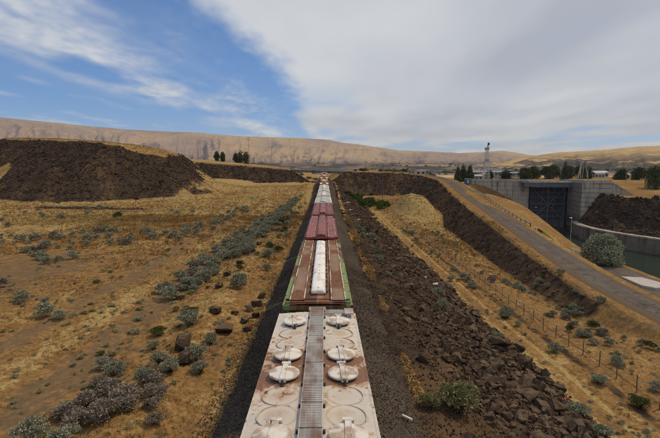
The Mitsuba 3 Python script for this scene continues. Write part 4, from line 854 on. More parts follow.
# bushes that stand out
U = [('sagebrush', 'largest grey green sagebrush, beside the boulder left of the nearest hopper', 'bush', -9.6, 30.6, 1.5, FINE, 'sage_mat', 1.0),
     ('sagebrush', 'grey green sagebrush pressed against the large left boulder', 'bush', -7.5, 25.0, 1.25, FINE, 'sage_mat', 1.0),
     ('sagebrush', 'pale grey green sagebrush in front of the large left boulder', 'bush', -6.9, 23.6, .95, FINE, 'sage_mat', .9),
     ('sagebrush', 'round grey green sagebrush between the two left boulders', 'bush', -7.3, 27.6, .95, FINE, 'sage_mat', 1.1),
     ('green_bush', 'bright green low bush on the brown dirt left of the boulders', 'bush', -11.2, 29.2, 1.15, FINE, 'green_bush_mat', .7),
     ('green_bush', 'small dark green bush above the bright green one on the left', 'bush', -10.3, 33.8, .9, FINE, 'green_bush_mat', .7),
     ('sagebrush', 'grey green sagebrush right beside the bright green bush', 'bush', -10.7, 27.0, .8, FINE, 'sage_mat', 1.0),
     ('sagebrush', 'left one of the twin sagebrush on bare brown dirt', 'bush', -12.6, 24.6, .95, FINE, 'sage_mat', .9),
     ('sagebrush', 'right one of the twin sagebrush on bare brown dirt', 'bush', -11.6, 23.6, 1.1, FINE, 'sage_mat', .9),
     ('dead_brush', 'purple grey dead brush, uppermost of the dead clumps at lower left', 'bush', -10.6, 20.9, 1.35, FINE, 'dead_bush_mat', .8),
     ('dead_brush', 'wide purple grey dead brush in the middle of the lower left clumps', 'bush', -9.3, 20.0, 1.5, FINE, 'dead_bush_mat', .75),
     ('dead_brush', 'purple grey dead brush nearest the orange grass strip', 'bush', -8.2, 20.6, 1.2, FINE, 'dead_bush_mat', .75),
     ('dead_brush', 'pale twiggy dead brush at the bottom of the lower left clumps', 'bush', -9.6, 18.5, 1.3, FINE, 'dead_bush_mat', .8),
     ('dead_brush', 'dark dead brush at the left end of the lower left clumps', 'bush', -11.8, 19.3, 1.2, FINE, 'dead_bush_mat', .8),
     ('dead_brush', 'grey dead brush left of the uppermost dead clump', 'bush', -11.2, 20.2, 1.3, FINE, 'dead_bush_mat', .8),
     ('dead_brush', 'dark grey dead brush in the hollow between the dead clumps', 'bush', -10.1, 19.4, 1.2, FINE, 'dead_bush_mat', .8),
     ('dead_brush', 'pale dead brush between boulder and dead clumps', 'bush', -8.6, 21.6, 1.1, FINE, 'dead_bush_mat', .8),
     ('dead_brush', 'pinkish grey dead brush above the bottom clump on its right', 'bush', -8.9, 19.2, 1.15, FINE, 'dead_bush_mat', .8),
     ('dead_brush', 'grey dead brush left of the bottom dead clump', 'bush', -10.8, 18.4, 1.2, FINE, 'dead_bush_mat', .8),
     ('dead_brush', 'small dead brush on the orange grass strip', 'bush', -7.9, 19.6, 0.9, FINE, 'dead_bush_mat', .8),
     ('dead_brush', 'low dark dead brush on orange grass near the ballast', 'bush', -7.4, 18.3, 0.8, FINE, 'dead_bush_mat', .8),
     ('dead_brush', 'grey dead brush on bare dirt below the twin sagebrush', 'bush', -11.6, 22.2, 1.0, FINE, 'dead_bush_mat', .8),
     ('sagebrush', 'pale sagebrush in the boulder row below the squat boulder', 'bush', -8.4, 23.2, 1.1, FINE, 'sage_mat', 1.0),
     ('sagebrush', 'pale sagebrush squeezed between squat boulder and dead brush', 'bush', -9.3, 24.3, 1.0, FINE, 'sage_mat', 1.0),
     ('sagebrush', 'grey green sagebrush at the lower left corner edge', 'bush', -15.6, 18.6, 1.3, FINE, 'sage_mat', .9),
     ('green_bush', 'yellow green low bush at the lower left edge', 'bush', -14.6, 18.0, .9, FINE, 'olive_mat', .5),
     ('sagebrush', 'grey green sagebrush behind the dead brush clumps', 'bush', -9.2, 22.0, 1.1, FINE, 'sage_mat', .9),
     ('sagebrush', 'dark grey green sagebrush at the bottom edge left of the dead brush', 'bush', -12.2, 17.6, 1.4, FINE, 'sage_mat', .8),
     ('sagebrush', 'grey green sagebrush at the bottom edge under the dead brush', 'bush', -10.6, 17.3, 1.2, FINE, 'sage_mat', .8),
     ('sagebrush', 'grey green sagebrush in the very lowest left foreground', 'bush', -13.6, 17.0, 1.1, FINE, 'sage_mat', .8),
     ('rabbitbrush', 'tall rounded olive green bush at the foot of the riprap', 'bush', 6.5, 20.5, 1.75, ROUND, 'olive_mat', .92),
     ('rabbitbrush', 'smaller olive green bush beside the tall rounded one at the ballast edge', 'bush', 4.95, 20.3, 1.0, ROUND, 'olive_mat', .9),
     ('sagebrush', 'pale blue grey sagebrush beside the wire fence, largest one there', 'bush', 18.9, 45.2, 1.6, FINE, 'sage_mat', .95),
     ('sagebrush', 'round grey sagebrush on the dirt track verge second down the fence', 'bush', 19.3, 36.0, 1.25, FINE, 'sage_mat', .8),
     ('sagebrush', 'round grey sagebrush on the dirt track verge third down the fence', 'bush', 19.6, 30.4, 1.25, FINE, 'sage_mat', .8),
     ('sagebrush', 'olive grey bush on the fence gravel nearest the right edge', 'bush', 20.3, 27.3, 1.3, FINE, 'green_bush_mat', .9),
     ('sagebrush', 'grey bush between riprap and dirt track at the lower right', 'bush', 15.9, 26.4, 1.4, FINE, 'sage_mat', .8),
     ('sagebrush', 'grey bush at the bottom edge between riprap and dirt track', 'bush', 15.9, 24.0, 1.2, FINE, 'sage_mat', .8),
     ('sagebrush', 'grey bush tucked into the riprap edge by the big angular boulder', 'bush', 15.6, 38.8, 1.1, FINE, 'sage_mat', .9),
     ('sagebrush', 'greenish bush growing out of the middle of the riprap', 'bush', 11.6, 43.0, 1.3, FINE, 'sage_mat', .9),
     ('sagebrush', 'olive bush on the upper riprap near the pale chunks', 'bush', 12.8, 49.5, 1.5, FINE, 'sage_mat', .9)]
for name, label, c_, x, y, s, L_, m_, t_ in U: put_bush(name, label, c_, None, x, y, s, pick(L_), m_, t_)
CELLS = {}
ORD = ['nearest', 'second nearest', 'third nearest', 'fourth nearest', 'fifth nearest', 'sixth nearest', 'seventh nearest', 'eighth nearest', 'ninth nearest', 'tenth nearest', 'eleventh nearest', 'twelfth nearest']
COL = {'sage_mat': 'grey green', 'dead_bush_mat': 'purple grey', 'olive_mat': 'olive', 'green_bush_mat': 'olive green', 'tree_mat': 'dark', 'thicket_mat': 'green'}
def beside_train(y):
    for lim, w in ((19, 'the nearest white hopper'), (36.5, 'the green hopper'), (55, 'the nearer red hopper'), (75, 'the second red hopper'), (93, 'the first grey hopper')):
        if y < lim: return w
    return 'the far grey hoppers'
def in_view(x, y, s):
    return visible_size(np.array([[x, y, float(H(x, y)[0])]]), np.array([s]))[0] > 0
def scatter(name, noun, where, group, pts, mats, smin, smax, L_=None, tall=.9, parts=False, train=False):
    """loose bushes: each label gives size, colour, place, and its rank from the camera among those like it"""
    for x, y in pts:
        s = smin + (smax - smin) * rng.random() ** 1.4; m_ = mats[rng.integers(len(mats))]
        if not in_view(x, y, s): continue
        size = 'large' if s > (smin + smax) / 2 - .12 * (smax - smin) else 'small'
        w = where + (' opposite ' + beside_train(y) if train else '')
        CELLS.setdefault((f'{size} {COL[m_]} {noun} {w}', group), []).append((y, name, x, s, pick(L_ or SAGE), m_, tall, parts))
def flush_scatter():
    every = sorted(((s / max(y, 1), text, y, x) for (text, g), L_ in CELLS.items() for (y, name, x, s, *r) in L_ if name == 'sagebrush'), reverse=True)
    keep = {(y, x) for _, t, y, x in every[:262]}; parts_ = []
    for kk in list(CELLS):
        for (y, name, x, s, var, m_, tall, pr) in CELLS[kk]:
            if name == 'sagebrush' and (y, x) not in keep:
                q = var[0].copy(); q.apply_transform(trimesh.transformations.compose_matrix(scale=[s, s, s * tall], angles=[0, 0, float(rng.uniform(0, 6))], translate=[x, y, float(H(x, y)[0])])); parts_.append(q)
        CELLS[kk] = [e for e in CELLS[kk] if e[1] != 'sagebrush' or (e[0], e[2]) in keep]
    if parts_: obj('small_sagebrush', cat(parts_), 'sage_mat', kind='stuff')
    for (text, group), L_ in CELLS.items():
        L_.sort(key=lambda e: e[0])
        for i, (y, name, x, s, var, m_, tall, parts) in enumerate(L_):
            if len(L_) == 1: put_bush(name, text, 'bush', None, x, y, s, var, m_, tall, parts)
            elif i < len(ORD): put_bush(name, text + ', ' + ORD[i], 'bush', None, x, y, s, var, m_, tall, parts)
            elif len(L_) == len(ORD) + 1: put_bush(name, text + ', farthest', 'bush', None, x, y, s, var, m_, tall, parts)
            else: put_bush(name, text + ', farther off', 'bush', text + ', farther off', x, y, s, var, m_, tall, parts)
def along(P, n, spread, rg=rng):
    P = np.asarray(P, float); t = rg.random(n) * (len(P) - 1); i = np.minimum(t.astype(int), len(P) - 2); f = (t - i)[:, None]
    return (P[i] * (1 - f) + P[i + 1] * f)[:, :2] + rg.normal(0, 1, (n, 2)) * spread
B_ = ['sage_mat'] * 5 + ['dead_bush_mat']
scatter('sagebrush', 'sagebrush', 'in the dense left band', 'dense band', along([(-13.2, 44), (-12.6, 60), (-12.3, 76), (-11.8, 95), (-11.0, 120), (-9.8, 150)], 330, [1.2, 4]), B_, .75, 1.65, train=True)
scatter('sagebrush', 'sagebrush', 'in the loose row beyond the dense band', 'loose row', along([(-24, 66), (-22.8, 78), (-22.5, 92), (-22.6, 108), (-21, 128)], 34, [1.3, 3]), B_, .8, 1.9)
scatter('sagebrush', 'bush', 'by the left ballast', 'beside the left ballast', along([(-7.6, 39), (-7.8, 52), (-7.2, 66), (-7.4, 85), (-7.6, 120)], 22, [.8, 3]), ['sage_mat', 'sage_mat', 'green_bush_mat'], .7, 1.8, train=True)
pts = np.c_[rng.uniform(-78, -19, 700), rng.uniform(32, 92, 700)]
dens = n2(pts[:, 0], pts[:, 1], .085, 91, 3); okp = (dens > .47) & (np.abs(pts[:, 0] / pts[:, 1]) < .80) & (pts[:, 1] + .3 * pts[:, 0] < 66)
pts = pts[okp][:300]
for side, okp in (('at the far left edge of the brown flat', pts[:, 0] / pts[:, 1] < -.55), ('on the middle of the left brown flat', (pts[:, 0] / pts[:, 1] >= -.55) & (pts[:, 0] / pts[:, 1] < -.42)), ('on the inner side of the left brown flat', pts[:, 0] / pts[:, 1] >= -.42)):
    scatter('sagebrush', 'sagebrush', side, 'left flat', pts[okp], B_, .5, 1.7)
scatter('green_tuft', 'low tuft', 'on the left dirt', 'left dirt track', np.c_[rng.uniform(-24, -9.5, 130), 17 + 60 * rng.random(130) ** 1.2], ['green_bush_mat', 'olive_mat', 'olive_mat', 'sage_mat'], .25, .8, SPIKY + SAGE, .6, train=True)
scatter('sagebrush', 'sagebrush', 'on the golden grass below the mesa', 'below the mesa', np.c_[rng.uniform(-85, -25, 22), rng.uniform(90, 122, 22)], ['sage_mat', 'green_bush_mat'], .9, 2.0)
scatter('sagebrush', 'sagebrush', 'along the wire fence', 'along the fence', np.c_[rng.uniform(19.0, 20.8, 14), rng.uniform(50, 115, 14)], ['sage_mat'], .6, 1.4)
pts = np.c_[rng.uniform(22.5, 34, 260), rng.uniform(26, 62, 260)]; dn = n2(pts[:, 0], pts[:, 1], .16, 93, 3); okp = (road_dist(pts[:, 0], pts[:, 1])[0] < -3.6) & (dn > .47)
scatter('sagebrush', 'bush', 'on the orange ground between fence and road', 'between fence and road', pts[okp][:72], ['sage_mat'] * 3 + ['green_bush_mat', 'dead_bush_mat'], .45, 1.25)
pts = np.c_[rng.uniform(22.5, 30, 40), rng.uniform(62, 128, 40)]; pts = pts[road_dist(pts[:, 0], pts[:, 1])[0] < -6.5]
scatter('sagebrush', 'bush', 'at the foot of the road bank', 'foot of the road bank', pts[:20], ['sage_mat'] * 3 + ['dead_bush_mat'], .6, 1.4)
pts = np.c_[rng.uniform(15.6, 19.6, 40), rng.uniform(40, 100, 40)]; pts = pts[(np.abs(pts[:, 0] - 16.7) > .6) & (np.abs(pts[:, 0] - 18.2) > .6)]
scatter('sagebrush', 'bush', 'on the verge of the right dirt track', 'right dirt track verge', pts[:20], ['sage_mat'], .45, 1.2)
scatter('sagebrush', 'bush', 'on top of the riprap', 'top of the riprap', along([(7.4, 46), (7.2, 60), (7.4, 75), (7.3, 95), (7.2, 120)], 16, [.5, 4]), ['sage_mat', 'sage_mat', 'green_bush_mat'], .7, 1.7, train=True)
scatter('green_bush', 'leafy bush', 'in the thicket beyond the rocky bank', 'thicket beyond the rocky bank', np.c_[rng.normal(17.5, 3.6, 38), rng.normal(178, 11, 38)], ['thicket_mat'], 2.2, 4.4, SAGE + FINE, .8)
scatter('green_bush', 'low bush', 'on the slope beside the willow', 'beside the willow', np.c_[rng.normal(47.5, 1.3, 10), rng.normal(92, 4, 10)], ['green_bush_mat'], .8, 1.7, None, .5)
pts = np.array([(-10, 271), (-16, 270), (-14, 273), (-20, 272), (-6, 274), (18, 268), (22, 268.5), (24, 270), (33, 268), (36, 269), (38, 268), (41, 269), (44, 268), (47, 268)], float)
scatter('dark_brush', 'brush mound', 'behind the overpass', 'behind the overpass', pts, ['dead_bush_mat', 'tree_mat'], 3.0, 4.6, SAGE, .6)
flush_scatter()
# small weeds nobody could count
n = 5200; wx = np.r_[rng.uniform(-60, -5.5, int(n * .75)), rng.uniform(15.5, 31, n - int(n * .75))]; wy = 15 + 105 * rng.random(n) ** 1.5
wc = (n2(wx, wy, .22, 44, 4) + .15 * rng.random(n) > .58) & (np.abs(wx / wy) < .82); wr = road_dist(wx, wy)[0]; wc &= (wx < 0) | (wr < -5)
wv = [(np.array(v[0].vertices), np.array(v[0].faces)) for v in SPIKY]; ws = rng.uniform(.16, .46, n)
for nm, q in (('grey_weeds', 'sage_mat'), ('olive_weeds', 'olive_mat')):
    k_ = wc & (rng.random(n) < .5); P_, F2, at_ = [], [], 0
    for x, y, z, s_ in zip(wx[k_], wy[k_], H(wx[k_], wy[k_]), ws[k_]):
        v, f = wv[rng.integers(3)]; P_.append((v @ rot_z(rng.uniform(0, 6.28)).T) * s_ * [1, 1, .75] + [x, y, z]); F2.append(f + at_); at_ += len(v)
    obj(nm, M(np.vstack(P_), np.vstack(F2)), q, kind='stuff')

# ------------------------------------------------------------------ fences, rails and posts
rng = np.random.default_rng(33)
FE = thing('wire_fence', 'long low wire mesh fence on thin posts beside the right dirt track', 'fence')
fy = [23.0]
while fy[-1] < 150: fy.append(fy[-1] + 2.05 + rng.normal(0, .05))
fy = np.array(fy); fx = np.interp(fy, [20, 45, 90, 150], [21.75, 20.9, 21.6, 22.3]); fz = H(fx, fy)
pm = mikit.ply(cat([bar((0, 0, -.3), (0, 0, 1.30), .045, .045), box(-.015, .015, -.05, .05, -.3, 1.28)]), 'rusty_wire_mat')
for x, y, z in zip(fx, fy, fz): obj('post', pm, None, FE, to_world=T().translate([float(x), float(y), float(z)]).rotate([0, 1, 0], float(rng.normal(0, 1.2))).rotate([1, 0, 0], float(rng.normal(0, 1.2))))
for h, r in ((1.24, .012), (.95, .008), (.62, .008), (.32, .008), (.08, .008)):
    ws = [cyl((fx[i], fy[i], fz[i] + h), ((fx[i] + fx[i + 1]) / 2, (fy[i] + fy[i + 1]) / 2, (fz[i] + fz[i + 1]) / 2 + h - .012), r, 4) for i in range(len(fy) - 1)]
    ws += [cyl(((fx[i] + fx[i + 1]) / 2, (fy[i] + fy[i + 1]) / 2, (fz[i] + fz[i + 1]) / 2 + h - .012), (fx[i + 1], fy[i + 1], fz[i + 1] + h), r, 4) for i in range(len(fy) - 1)]
    obj('wire', cat(ws), 'rusty_wire_mat', FE)
st = []
for i in range(34):
    for t in np.linspace(0, 1, 13)[1:-1]:
        p_ = np.array([fx[i], fy[i], fz[i]]) * (1 - t) + np.array([fx[i + 1], fy[i + 1], fz[i + 1]]) * t; st.append(cyl(p_ + [0, 0, .06], p_ + [0, 0, 1.23], .004, 3))
obj('mesh_strand', cat(st), 'rusty_wire_mat', FE, kind='stuff')
# guard rail on the lock side of the road
t3, RPd, RDd = _road_dense(); i = np.where((RPd[:, 1] > 96) & (RPd[:, 1] < 226) & (RPd[:, 0] > 40))[0]; nrm = np.stack([RDd[:, 1], -RDd[:, 0]], 1)
gl_ = np.c_[RPd[i, :2] + nrm[i] * 3.3, RPd[i, 2]]; gl_[:, 2] = H(gl_[:, 0], gl_[:, 1])
GRL = thing('guard_rail', 'weathered roadside guard rail on the lock side of the paved road', 'guard rail')
gp_ = mikit.ply(box(-.09, .09, -.09, .09, -.4, .85), 'wood_pole_mat')
for k in range(0, len(gl_), 10): obj('post', gp_, None, GRL, to_world=T().translate(gl_[k].tolist()))
obj('rail', cat([bar(gl_[k] + [-.12, 0, .62], gl_[min(k + 10, len(gl_) - 1)] + [-.12, 0, .62], .05, .30) for k in range(0, len(gl_) - 1, 10)]), 'galvanised_mat', GRL)
def marker(y, side, label):
    j = np.argmin(np.abs(RPd[:, 1] - y) + (RPd[:, 0] < 20) * 999); p_ = np.r_[RPd[j, :2] + nrm[j] * side, 0]; p_[2] = float(H(p_[0], p_[1])[0])
    k = thing('marker_post', label, 'post'); tw = T().translate(p_.tolist())
    obj('post', box(-.07, .07, -.03, .03, -.2, .95), 'lamp_head_mat', k, to_world=tw); obj('reflector', box(-.05, .05, -.045, -.031, .70, .88), 'red_plastic_mat', k, to_world=tw)
marker(47.5, 3.3, 'white roadside marker post nearest the camera on the right'); marker(72, 3.4, 'white roadside marker post halfway along the road'); marker(92, 3.4, 'white roadside marker post beside the willow')
# concrete slab on the car park
SLB = [(49.4, 72.9), (52.4, 72.2), (53.6, 66.6), (49.9, 65.6), (48.9, 67.2)]
from shapely.geometry import Polygon as _Pg
m = trimesh.creation.extrude_polygon(_Pg(SLB), .34, engine='earcut'); m.apply_translation((0, 0, -7.93)); k = fresh('concrete_slab'); scene[k] = mikit.ply(m, 'pale_rubble_mat'); labels[k] = {'label': 'flat white concrete slab lying on the asphalt beside the water', 'category': 'slab'}
def pole_thing(name, label, cat_, x, y, h, r=.13, arm=None, m='wood_pole_mat', group=None, head=None):
    z = float(H(x, y)[0]); k = thing(name, label, cat_, group); obj('pole', cyl((x, y, z - .5), (x, y, z + h), r, 8, r * .65), m, k)
    if arm:
        for q in arm: obj('crossarm', box(x - q[1], x + q[1], y - .06, y + .06, z + h - q[0] - .08, z + h - q[0] + .08), m, k)
        for q in arm:
            for s in (-1, 0, 1): obj('insulator', cyl((x + s * q[1] * .9, y, z + h - q[0] + .08), (x + s * q[1] * .9, y, z + h - q[0] + .34), .06, 6), 'dark_steel_mat', k)
    if head: hd = obj('lamp_arm', cyl((x, y, z + h - .05), (x + head, y - .2, z + h + .25), .04, 6), m, k); obj('lamp_head', box(x + head - .45, x + head + .25, y - .45, y + .05, z + h + .18, z + h + .48), 'lamp_head_mat', k)
    return k
pole_thing('utility_pole', 'tall thin wooden utility pole on the dark rock slope right of the overpass', 'utility pole', 26.4, 206, 16.0, .15, [(.5, 1.1)])
pole_thing('utility_pole', 'short wooden utility pole on the ridge just right of the overpass', 'utility pole', 24.0, 266, 6.5, .13, [(.4, .9)])
pole_thing('utility_pole', 'tall utility pole rising from the ridge above the poplars', 'utility pole', -50.5, 300, 17.5, .11, [(.6, 1.3), (1.8, 1.3)])
pole_thing('utility_pole', 'utility pole on the ridge between poplars and overpass', 'utility pole', -36.5, 310, 13.5, .11, [(.6, 1.2)])
pole_thing('utility_pole', 'utility pole standing just left of the overpass', 'utility pole', -20.5, 300, 12.5, .11, [(.6, 1.1)])
pole_thing('lamp_post', 'grey lamp post with white lamp head in front of the lock gate', 'lamp post', 84.5, 152, 9.0, .12, None, 'galvanised_mat', None, -.3)
pole_thing('lamp_post', 'small lamp post with pale head on the curved guide wall', 'lamp post', 141.2, 209.5, 4.2, .12, None, 'galvanised_mat', None, .3)
pole_thing('lamp_post', 'tall light pole behind the right end of the dam', 'lamp post', 176, 300, 12.5, .13, None, 'galvanised_mat', None, -.6)
pole_thing('lamp_post', 'light pole between the tree clumps right of the dam', 'lamp post', 205, 305, 11.0, .13, None, 'galvanised_mat', None, -.6)
# lattice tower left of the dam
def lattice(k, x, y, z, h, b0, b1, n, m='pale_steel_mat', name='lattice'):
    for sx, sy in ((-1, -1), (1, -1), (1, 1), (-1, 1)): obj('leg', bar((x + sx * b0, y + sy * b0, z), (x + sx * b1, y + sy * b1, z + h), .20), m, k)
    ms = []
    for i in range(n):
        t0, t1 = i / n, (i + 1) / n; w0, w1 = b0 + (b1 - b0) * t0, b0 + (b1 - b0) * t1
        for (ax, ay), (bx, by_) in (((-1, -1), (1, -1)), ((1, -1), (1, 1)), ((1, 1), (-1, 1)), ((-1, 1), (-1, -1))):
            ms.append(bar((x + ax * w0, y + ay * w0, z + h * t0), (x + bx * w1, y + by_ * w1, z + h * t1), .14)); ms.append(bar((x + bx * w0, y + by_ * w0, z + h * t0), (x + ax * w1, y + ay * w1, z + h * t1), .14)); ms.append(bar((x + ax * w1, y + ay * w1, z + h * t1), (x + bx * w1, y + by_ * w1, z + h * t1), .14))
    obj(name, cat(ms), m, k)
TW = thing('lattice_tower', 'tall grey steel lattice tower with cluttered platforms left of the dam', 'tower'); z0 = float(H(140, 392)[0])
lattice(TW, 140.5, 392, z0, 26, 2.6, .8, 10)
for zz, w_ in ((15.5, 2.0), (25.5, 1.5)): obj('platform', cat([box(140.5 - w_, 140.5 + w_, 392 - w_, 392 + w_, z0 + zz, z0 + zz + .4)] + [box(140.5 + a - .7, 140.5 + a + .7, 391, 393, z0 + zz + .4, z0 + zz + 2.0) for a in (-1.2, .9)]), 'galvanised_mat', TW)
obj('mast_head', cat([bar((140.0, 392, z0 + 26), (141.4, 392, z0 + 31.5), .35), bar((141.2, 392, z0 + 26), (141.6, 392, z0 + 31.5), .35), box(140.9, 142.3, 391.4, 392.6, z0 + 29.6, z0 + 31.6)]), 'dark_steel_mat', TW)
for s in (-1, 1): obj('strut', bar((140.5 + s * 1.5, 392, z0 + 14), (140.5 + s * 9.0, 392, z0 + .2), .35), 'galvanised_mat', TW)
TW2 = thing('transmission_frame', 'pale A shaped transmission frame behind the lock bridge', 'pylon'); z0 = float(H(184, 320)[0])
for s in (-1, 1):
    obj('leg', bar((184 + s * 4.0, 320, z0), (184 + s * 1.2, 320, z0 + 14.5), .75), 'concrete_mat', TW2); obj('leg', bar((184 + s * .6, 322, z0), (184 + s * 1.0, 321, z0 + 14.0), .5), 'concrete_mat', TW2)
obj('crossbeam', cat([box(182, 186, 319.6, 320.4, z0 + 13.2, z0 + 13.7), box(181.4, 186.6, 319.7, 320.3, z0 + 9.5, z0 + 9.9)]), 'concrete_mat', TW2)
# wires between the masts and along the ridge
# ------------------------------------------------------------------ trees
def make_tree(name, label, x, y, h, w, kind, fm, leaves=1500, leaf=.42, group=None, trunk=.18, seed=0):
    rg = np.random.default_rng(1000 + seed); z = float(H(x, y)[0]); k = thing(name, label, 'tree' if name != 'willow_bush' else 'bush', group)
    if kind == 'cone': cens = [(rg.normal(0, .10) * w * (1 - t), rg.normal(0, .10) * w * (1 - t), h * (.10 + .86 * t), w * .5 * (1 - t) ** .75 + .25) for t in np.linspace(0, 1, 14)]
    elif kind == 'column': cens = [(rg.normal(0, .12) * w, rg.normal(0, .12) * w, h * (.08 + .90 * t), w * rg.uniform(.34, .60) * (.45 + .55 * math.sin(math.pi * min(1, t * .8 + .18)))) for t in np.linspace(0, 1, 12)]
    else:
        cens = []
        for _ in range(26):
            a, r, t = rg.uniform(0, 6.283), rg.random() ** .6 * .36 * w, rg.random(); q = math.sin(math.pi * min(1, .22 + .74 * t)); cens.append((r * q * math.cos(a), r * q * math.sin(a), h * (.10 + .74 * t), w * rg.uniform(.13, .23)))
    cens = np.array(cens); pr = cens[:, 3] ** 2; c = cens[rg.choice(len(cens), leaves, p=pr / pr.sum())]; d = rg.normal(size=(leaves, 3)); d /= np.linalg.norm(d, axis=1, keepdims=True)
    p = c[:, :3] + d * c[:, 3:] * rg.uniform(.55, 1.3, (leaves, 1)) * [1, 1, .85]; up = d + rg.normal(size=(leaves, 3)) * .7 + [0, 0, .3]; up /= np.linalg.norm(up, axis=1, keepdims=True)
    s = np.cross(up, rg.normal(size=(leaves, 3))); s /= np.linalg.norm(s, axis=1, keepdims=True); L = leaf * rg.uniform(.6, 1.5, (leaves, 1)); ww = s * L * .45
    V = np.stack([p, p + up * L * .5 + ww, p + up * L, p + up * L * .5 - ww], 1).reshape(-1, 3) + [x, y, z]; i = np.arange(leaves)[:, None] * 4
    obj('crown', M(V, np.vstack([i + [0, 1, 2], i + [0, 2, 3]])), fm, k)
    tr = [cyl((x, y, z - .3), (x, y, z + h * .62), trunk, 8, trunk * .4)]
    for cc in cens[::2]: tr.append(cyl((x, y, z + cc[2] * .55), (x + cc[0], y + cc[1], z + cc[2]), trunk * .4, 5, trunk * .12))
    obj('trunk', cat(tr), 'bark_mat', k)
sd = 0
for (x, y, h, w, l) in [(97.5, 330, 11.5, 4.0, 'dark conifer, left one of the three beside the road top'), (101.5, 331, 13.2, 4.4, 'tallest dark conifer, middle of the three beside the road top'), (106, 329, 12.4, 4.4, 'dark conifer, right one of the three beside the road top'), (184.5, 345, 15.5, 5.0, 'dark pointed conifer rising above the trees behind the lock bridge')]:
    make_tree('conifer_tree', l, x, y, h, w, 'cone', 'tree_mat', 2600, .55, None, .2, sd); sd += 1
for (x, y, h, w, l) in [(-71.5, 300, 6.2, 2.6, 'leftmost poplar on the left ridge'), (-67.6, 300, 6.0, 2.6, 'second poplar from the left on the left ridge'), (-59.5, 302, 5.6, 2.6, 'third poplar from the left, first of the taller group'), (-56, 300, 7.2, 3.0, 'fourth poplar from the left on the left ridge'), (-52.5, 302, 7.6, 3.2, 'tallest rightmost poplar on the left ridge')]:
    make_tree('poplar_tree', l, x, y, h, w, 'column', 'tree_mat', 1600, .45, None, .14, sd); sd += 1
TR = [(132, 420, 6, 9, 'tree_light_mat', 'small pale green tree in front of the low blue buildings'), (146, 400, 7, 8, 'tree_mat', 'small dark tree left of the broad tree row behind the dam'), (156, 388, 8, 10, 'tree_light_mat', 'leftmost light green tree of the row behind the dam'), (166, 372, 9.6, 13, 'tree_light_mat', 'second tree from the left in the row behind the dam'), (175, 378, 10.2, 13, 'tree_mat', 'third dark tree in the row behind the dam'),
      (184, 372, 10, 13, 'tree_light_mat', 'light green tree left of the A shaped transmission frame'), (193, 380, 10.6, 13, 'tree_mat', 'dark tree directly behind the A shaped transmission frame'), (202, 372, 10, 13, 'tree_mat', 'dark tree just right of the A shaped transmission frame'), (212, 374, 10.4, 13, 'tree_mat', 'second dark tree right of the A shaped transmission frame'), (221, 378, 9.8, 12, 'tree_mat', 'rightmost dark tree of the row behind the dam'), (117, 352, 5, 7, 'tree_mat', 'small dark tree under the lattice tower'),
      (238, 360, 8, 11, 'tree_mat', 'dark rounded tree in the gap right of the tree row'), (247, 352, 9.5, 12, 'tree_mat', 'dark rounded tree nearest the big right edge tree'), (199, 270, 13.5, 15, 'tree_mat', 'big dark tree at the right edge of the picture'), (209, 266, 12, 13, 'tree_mat', 'dark tree behind the big one at the right edge'), (89, 300, 4, 5, 'tree_mat', 'small dark tree at the left end of the dam')]
for (x, y, h, w, m_, l) in TR: make_tree('broadleaf_tree', l, x, y, h, w, 'low', m_, 4200, .62, None, .25, sd); sd += 1
make_tree('willow_bush', 'big rounded silvery green willow bush beside the car park', 52.4, 83.0, 5.6, 7.2, 'low', 'willow_mat', 16000, .26, None, .16, 77)
# far tree belts and shrubs read as one mass
n = 900; aa = rng.uniform(-24, 40, n); rr_ = rng.uniform(620, 1700, n); fz_, _, _ = far_height(aa, rr_)
okb = meshkit.fbm(np.stack([aa * .35, rr_ / 260, aa * 0], -1), 3, 61) > .50
pts = np.stack([rr_ * np.sin(np.radians(aa)), rr_ * np.cos(np.radians(aa)), fz_], 1)[okb]; blob = [rock_shape(rng, 18, .9) for _ in range(5)]
obj('distant_trees', soup(blob, pts, rng.uniform(3, 8, len(pts)), rng, squash=.8), 'tree_mat', kind='stuff')
# ------------------------------------------------------------------ buildings
def building(name, label, x0, x1, y0, y1, z0, h, wall, roof, nwin, gable=1.0):
    k = thing(name, label, 'building'); obj('wall', box(x0, x1, y0, y1, z0 - 1, z0 + h), wall, k)
    yc = (y0 + y1) / 2; R = M([(x0 - .4, y0 - .4, z0 + h), (x1 + .4, y0 - .4, z0 + h), (x1 + .4, y1 + .4, z0 + h), (x0 - .4, y1 + .4, z0 + h), (x0 - .4, yc, z0 + h + gable), (x1 + .4, yc, z0 + h + gable)], [[0, 1, 5], [0, 5, 4], [2, 3, 4], [2, 4, 5], [0, 4, 3], [1, 2, 5], [0, 3, 2], [0, 2, 1]])
    obj('roof', R, roof, k)
    for i in range(nwin):
        u = x0 + (x1 - x0) * (i + .5) / nwin; obj('window', box(u - (x1 - x0) / nwin * .3, u + (x1 - x0) / nwin * .3, y0 - .06, y0 + .05, z0 + h * .35, z0 + h * .72), 'dark_glass_mat', k)
    return k
building('powerhouse', 'long low blue grey powerhouse hall behind the dam, left part', 158, 196, 480, 500, 1, 5.6, 'hall_mat', 'grey_roof_mat', 10, 1.0)
building('powerhouse', 'lower pale blue hall right of the powerhouse hall', 200, 236, 490, 508, 1, 4.2, 'hall_mat', 'hall_mat', 9, .9)
building('powerhouse', 'tall narrow blue grey block between the low halls', 186, 199, 505, 520, 1, 8, 'hall_mat', 'grey_roof_mat', 3, .6)
building('shed', 'white walled shed at the foot of the lattice tower', 148, 158, 420, 430, .6, 4.2, 'white_panel_mat', 'grey_roof_mat', 3, 1.0)
building('shed', 'grey shed beside the conifers above the road', 112, 121, 345, 353, .6, 4.0, 'grey_roof_mat', 'white_panel_mat', 3, .8)
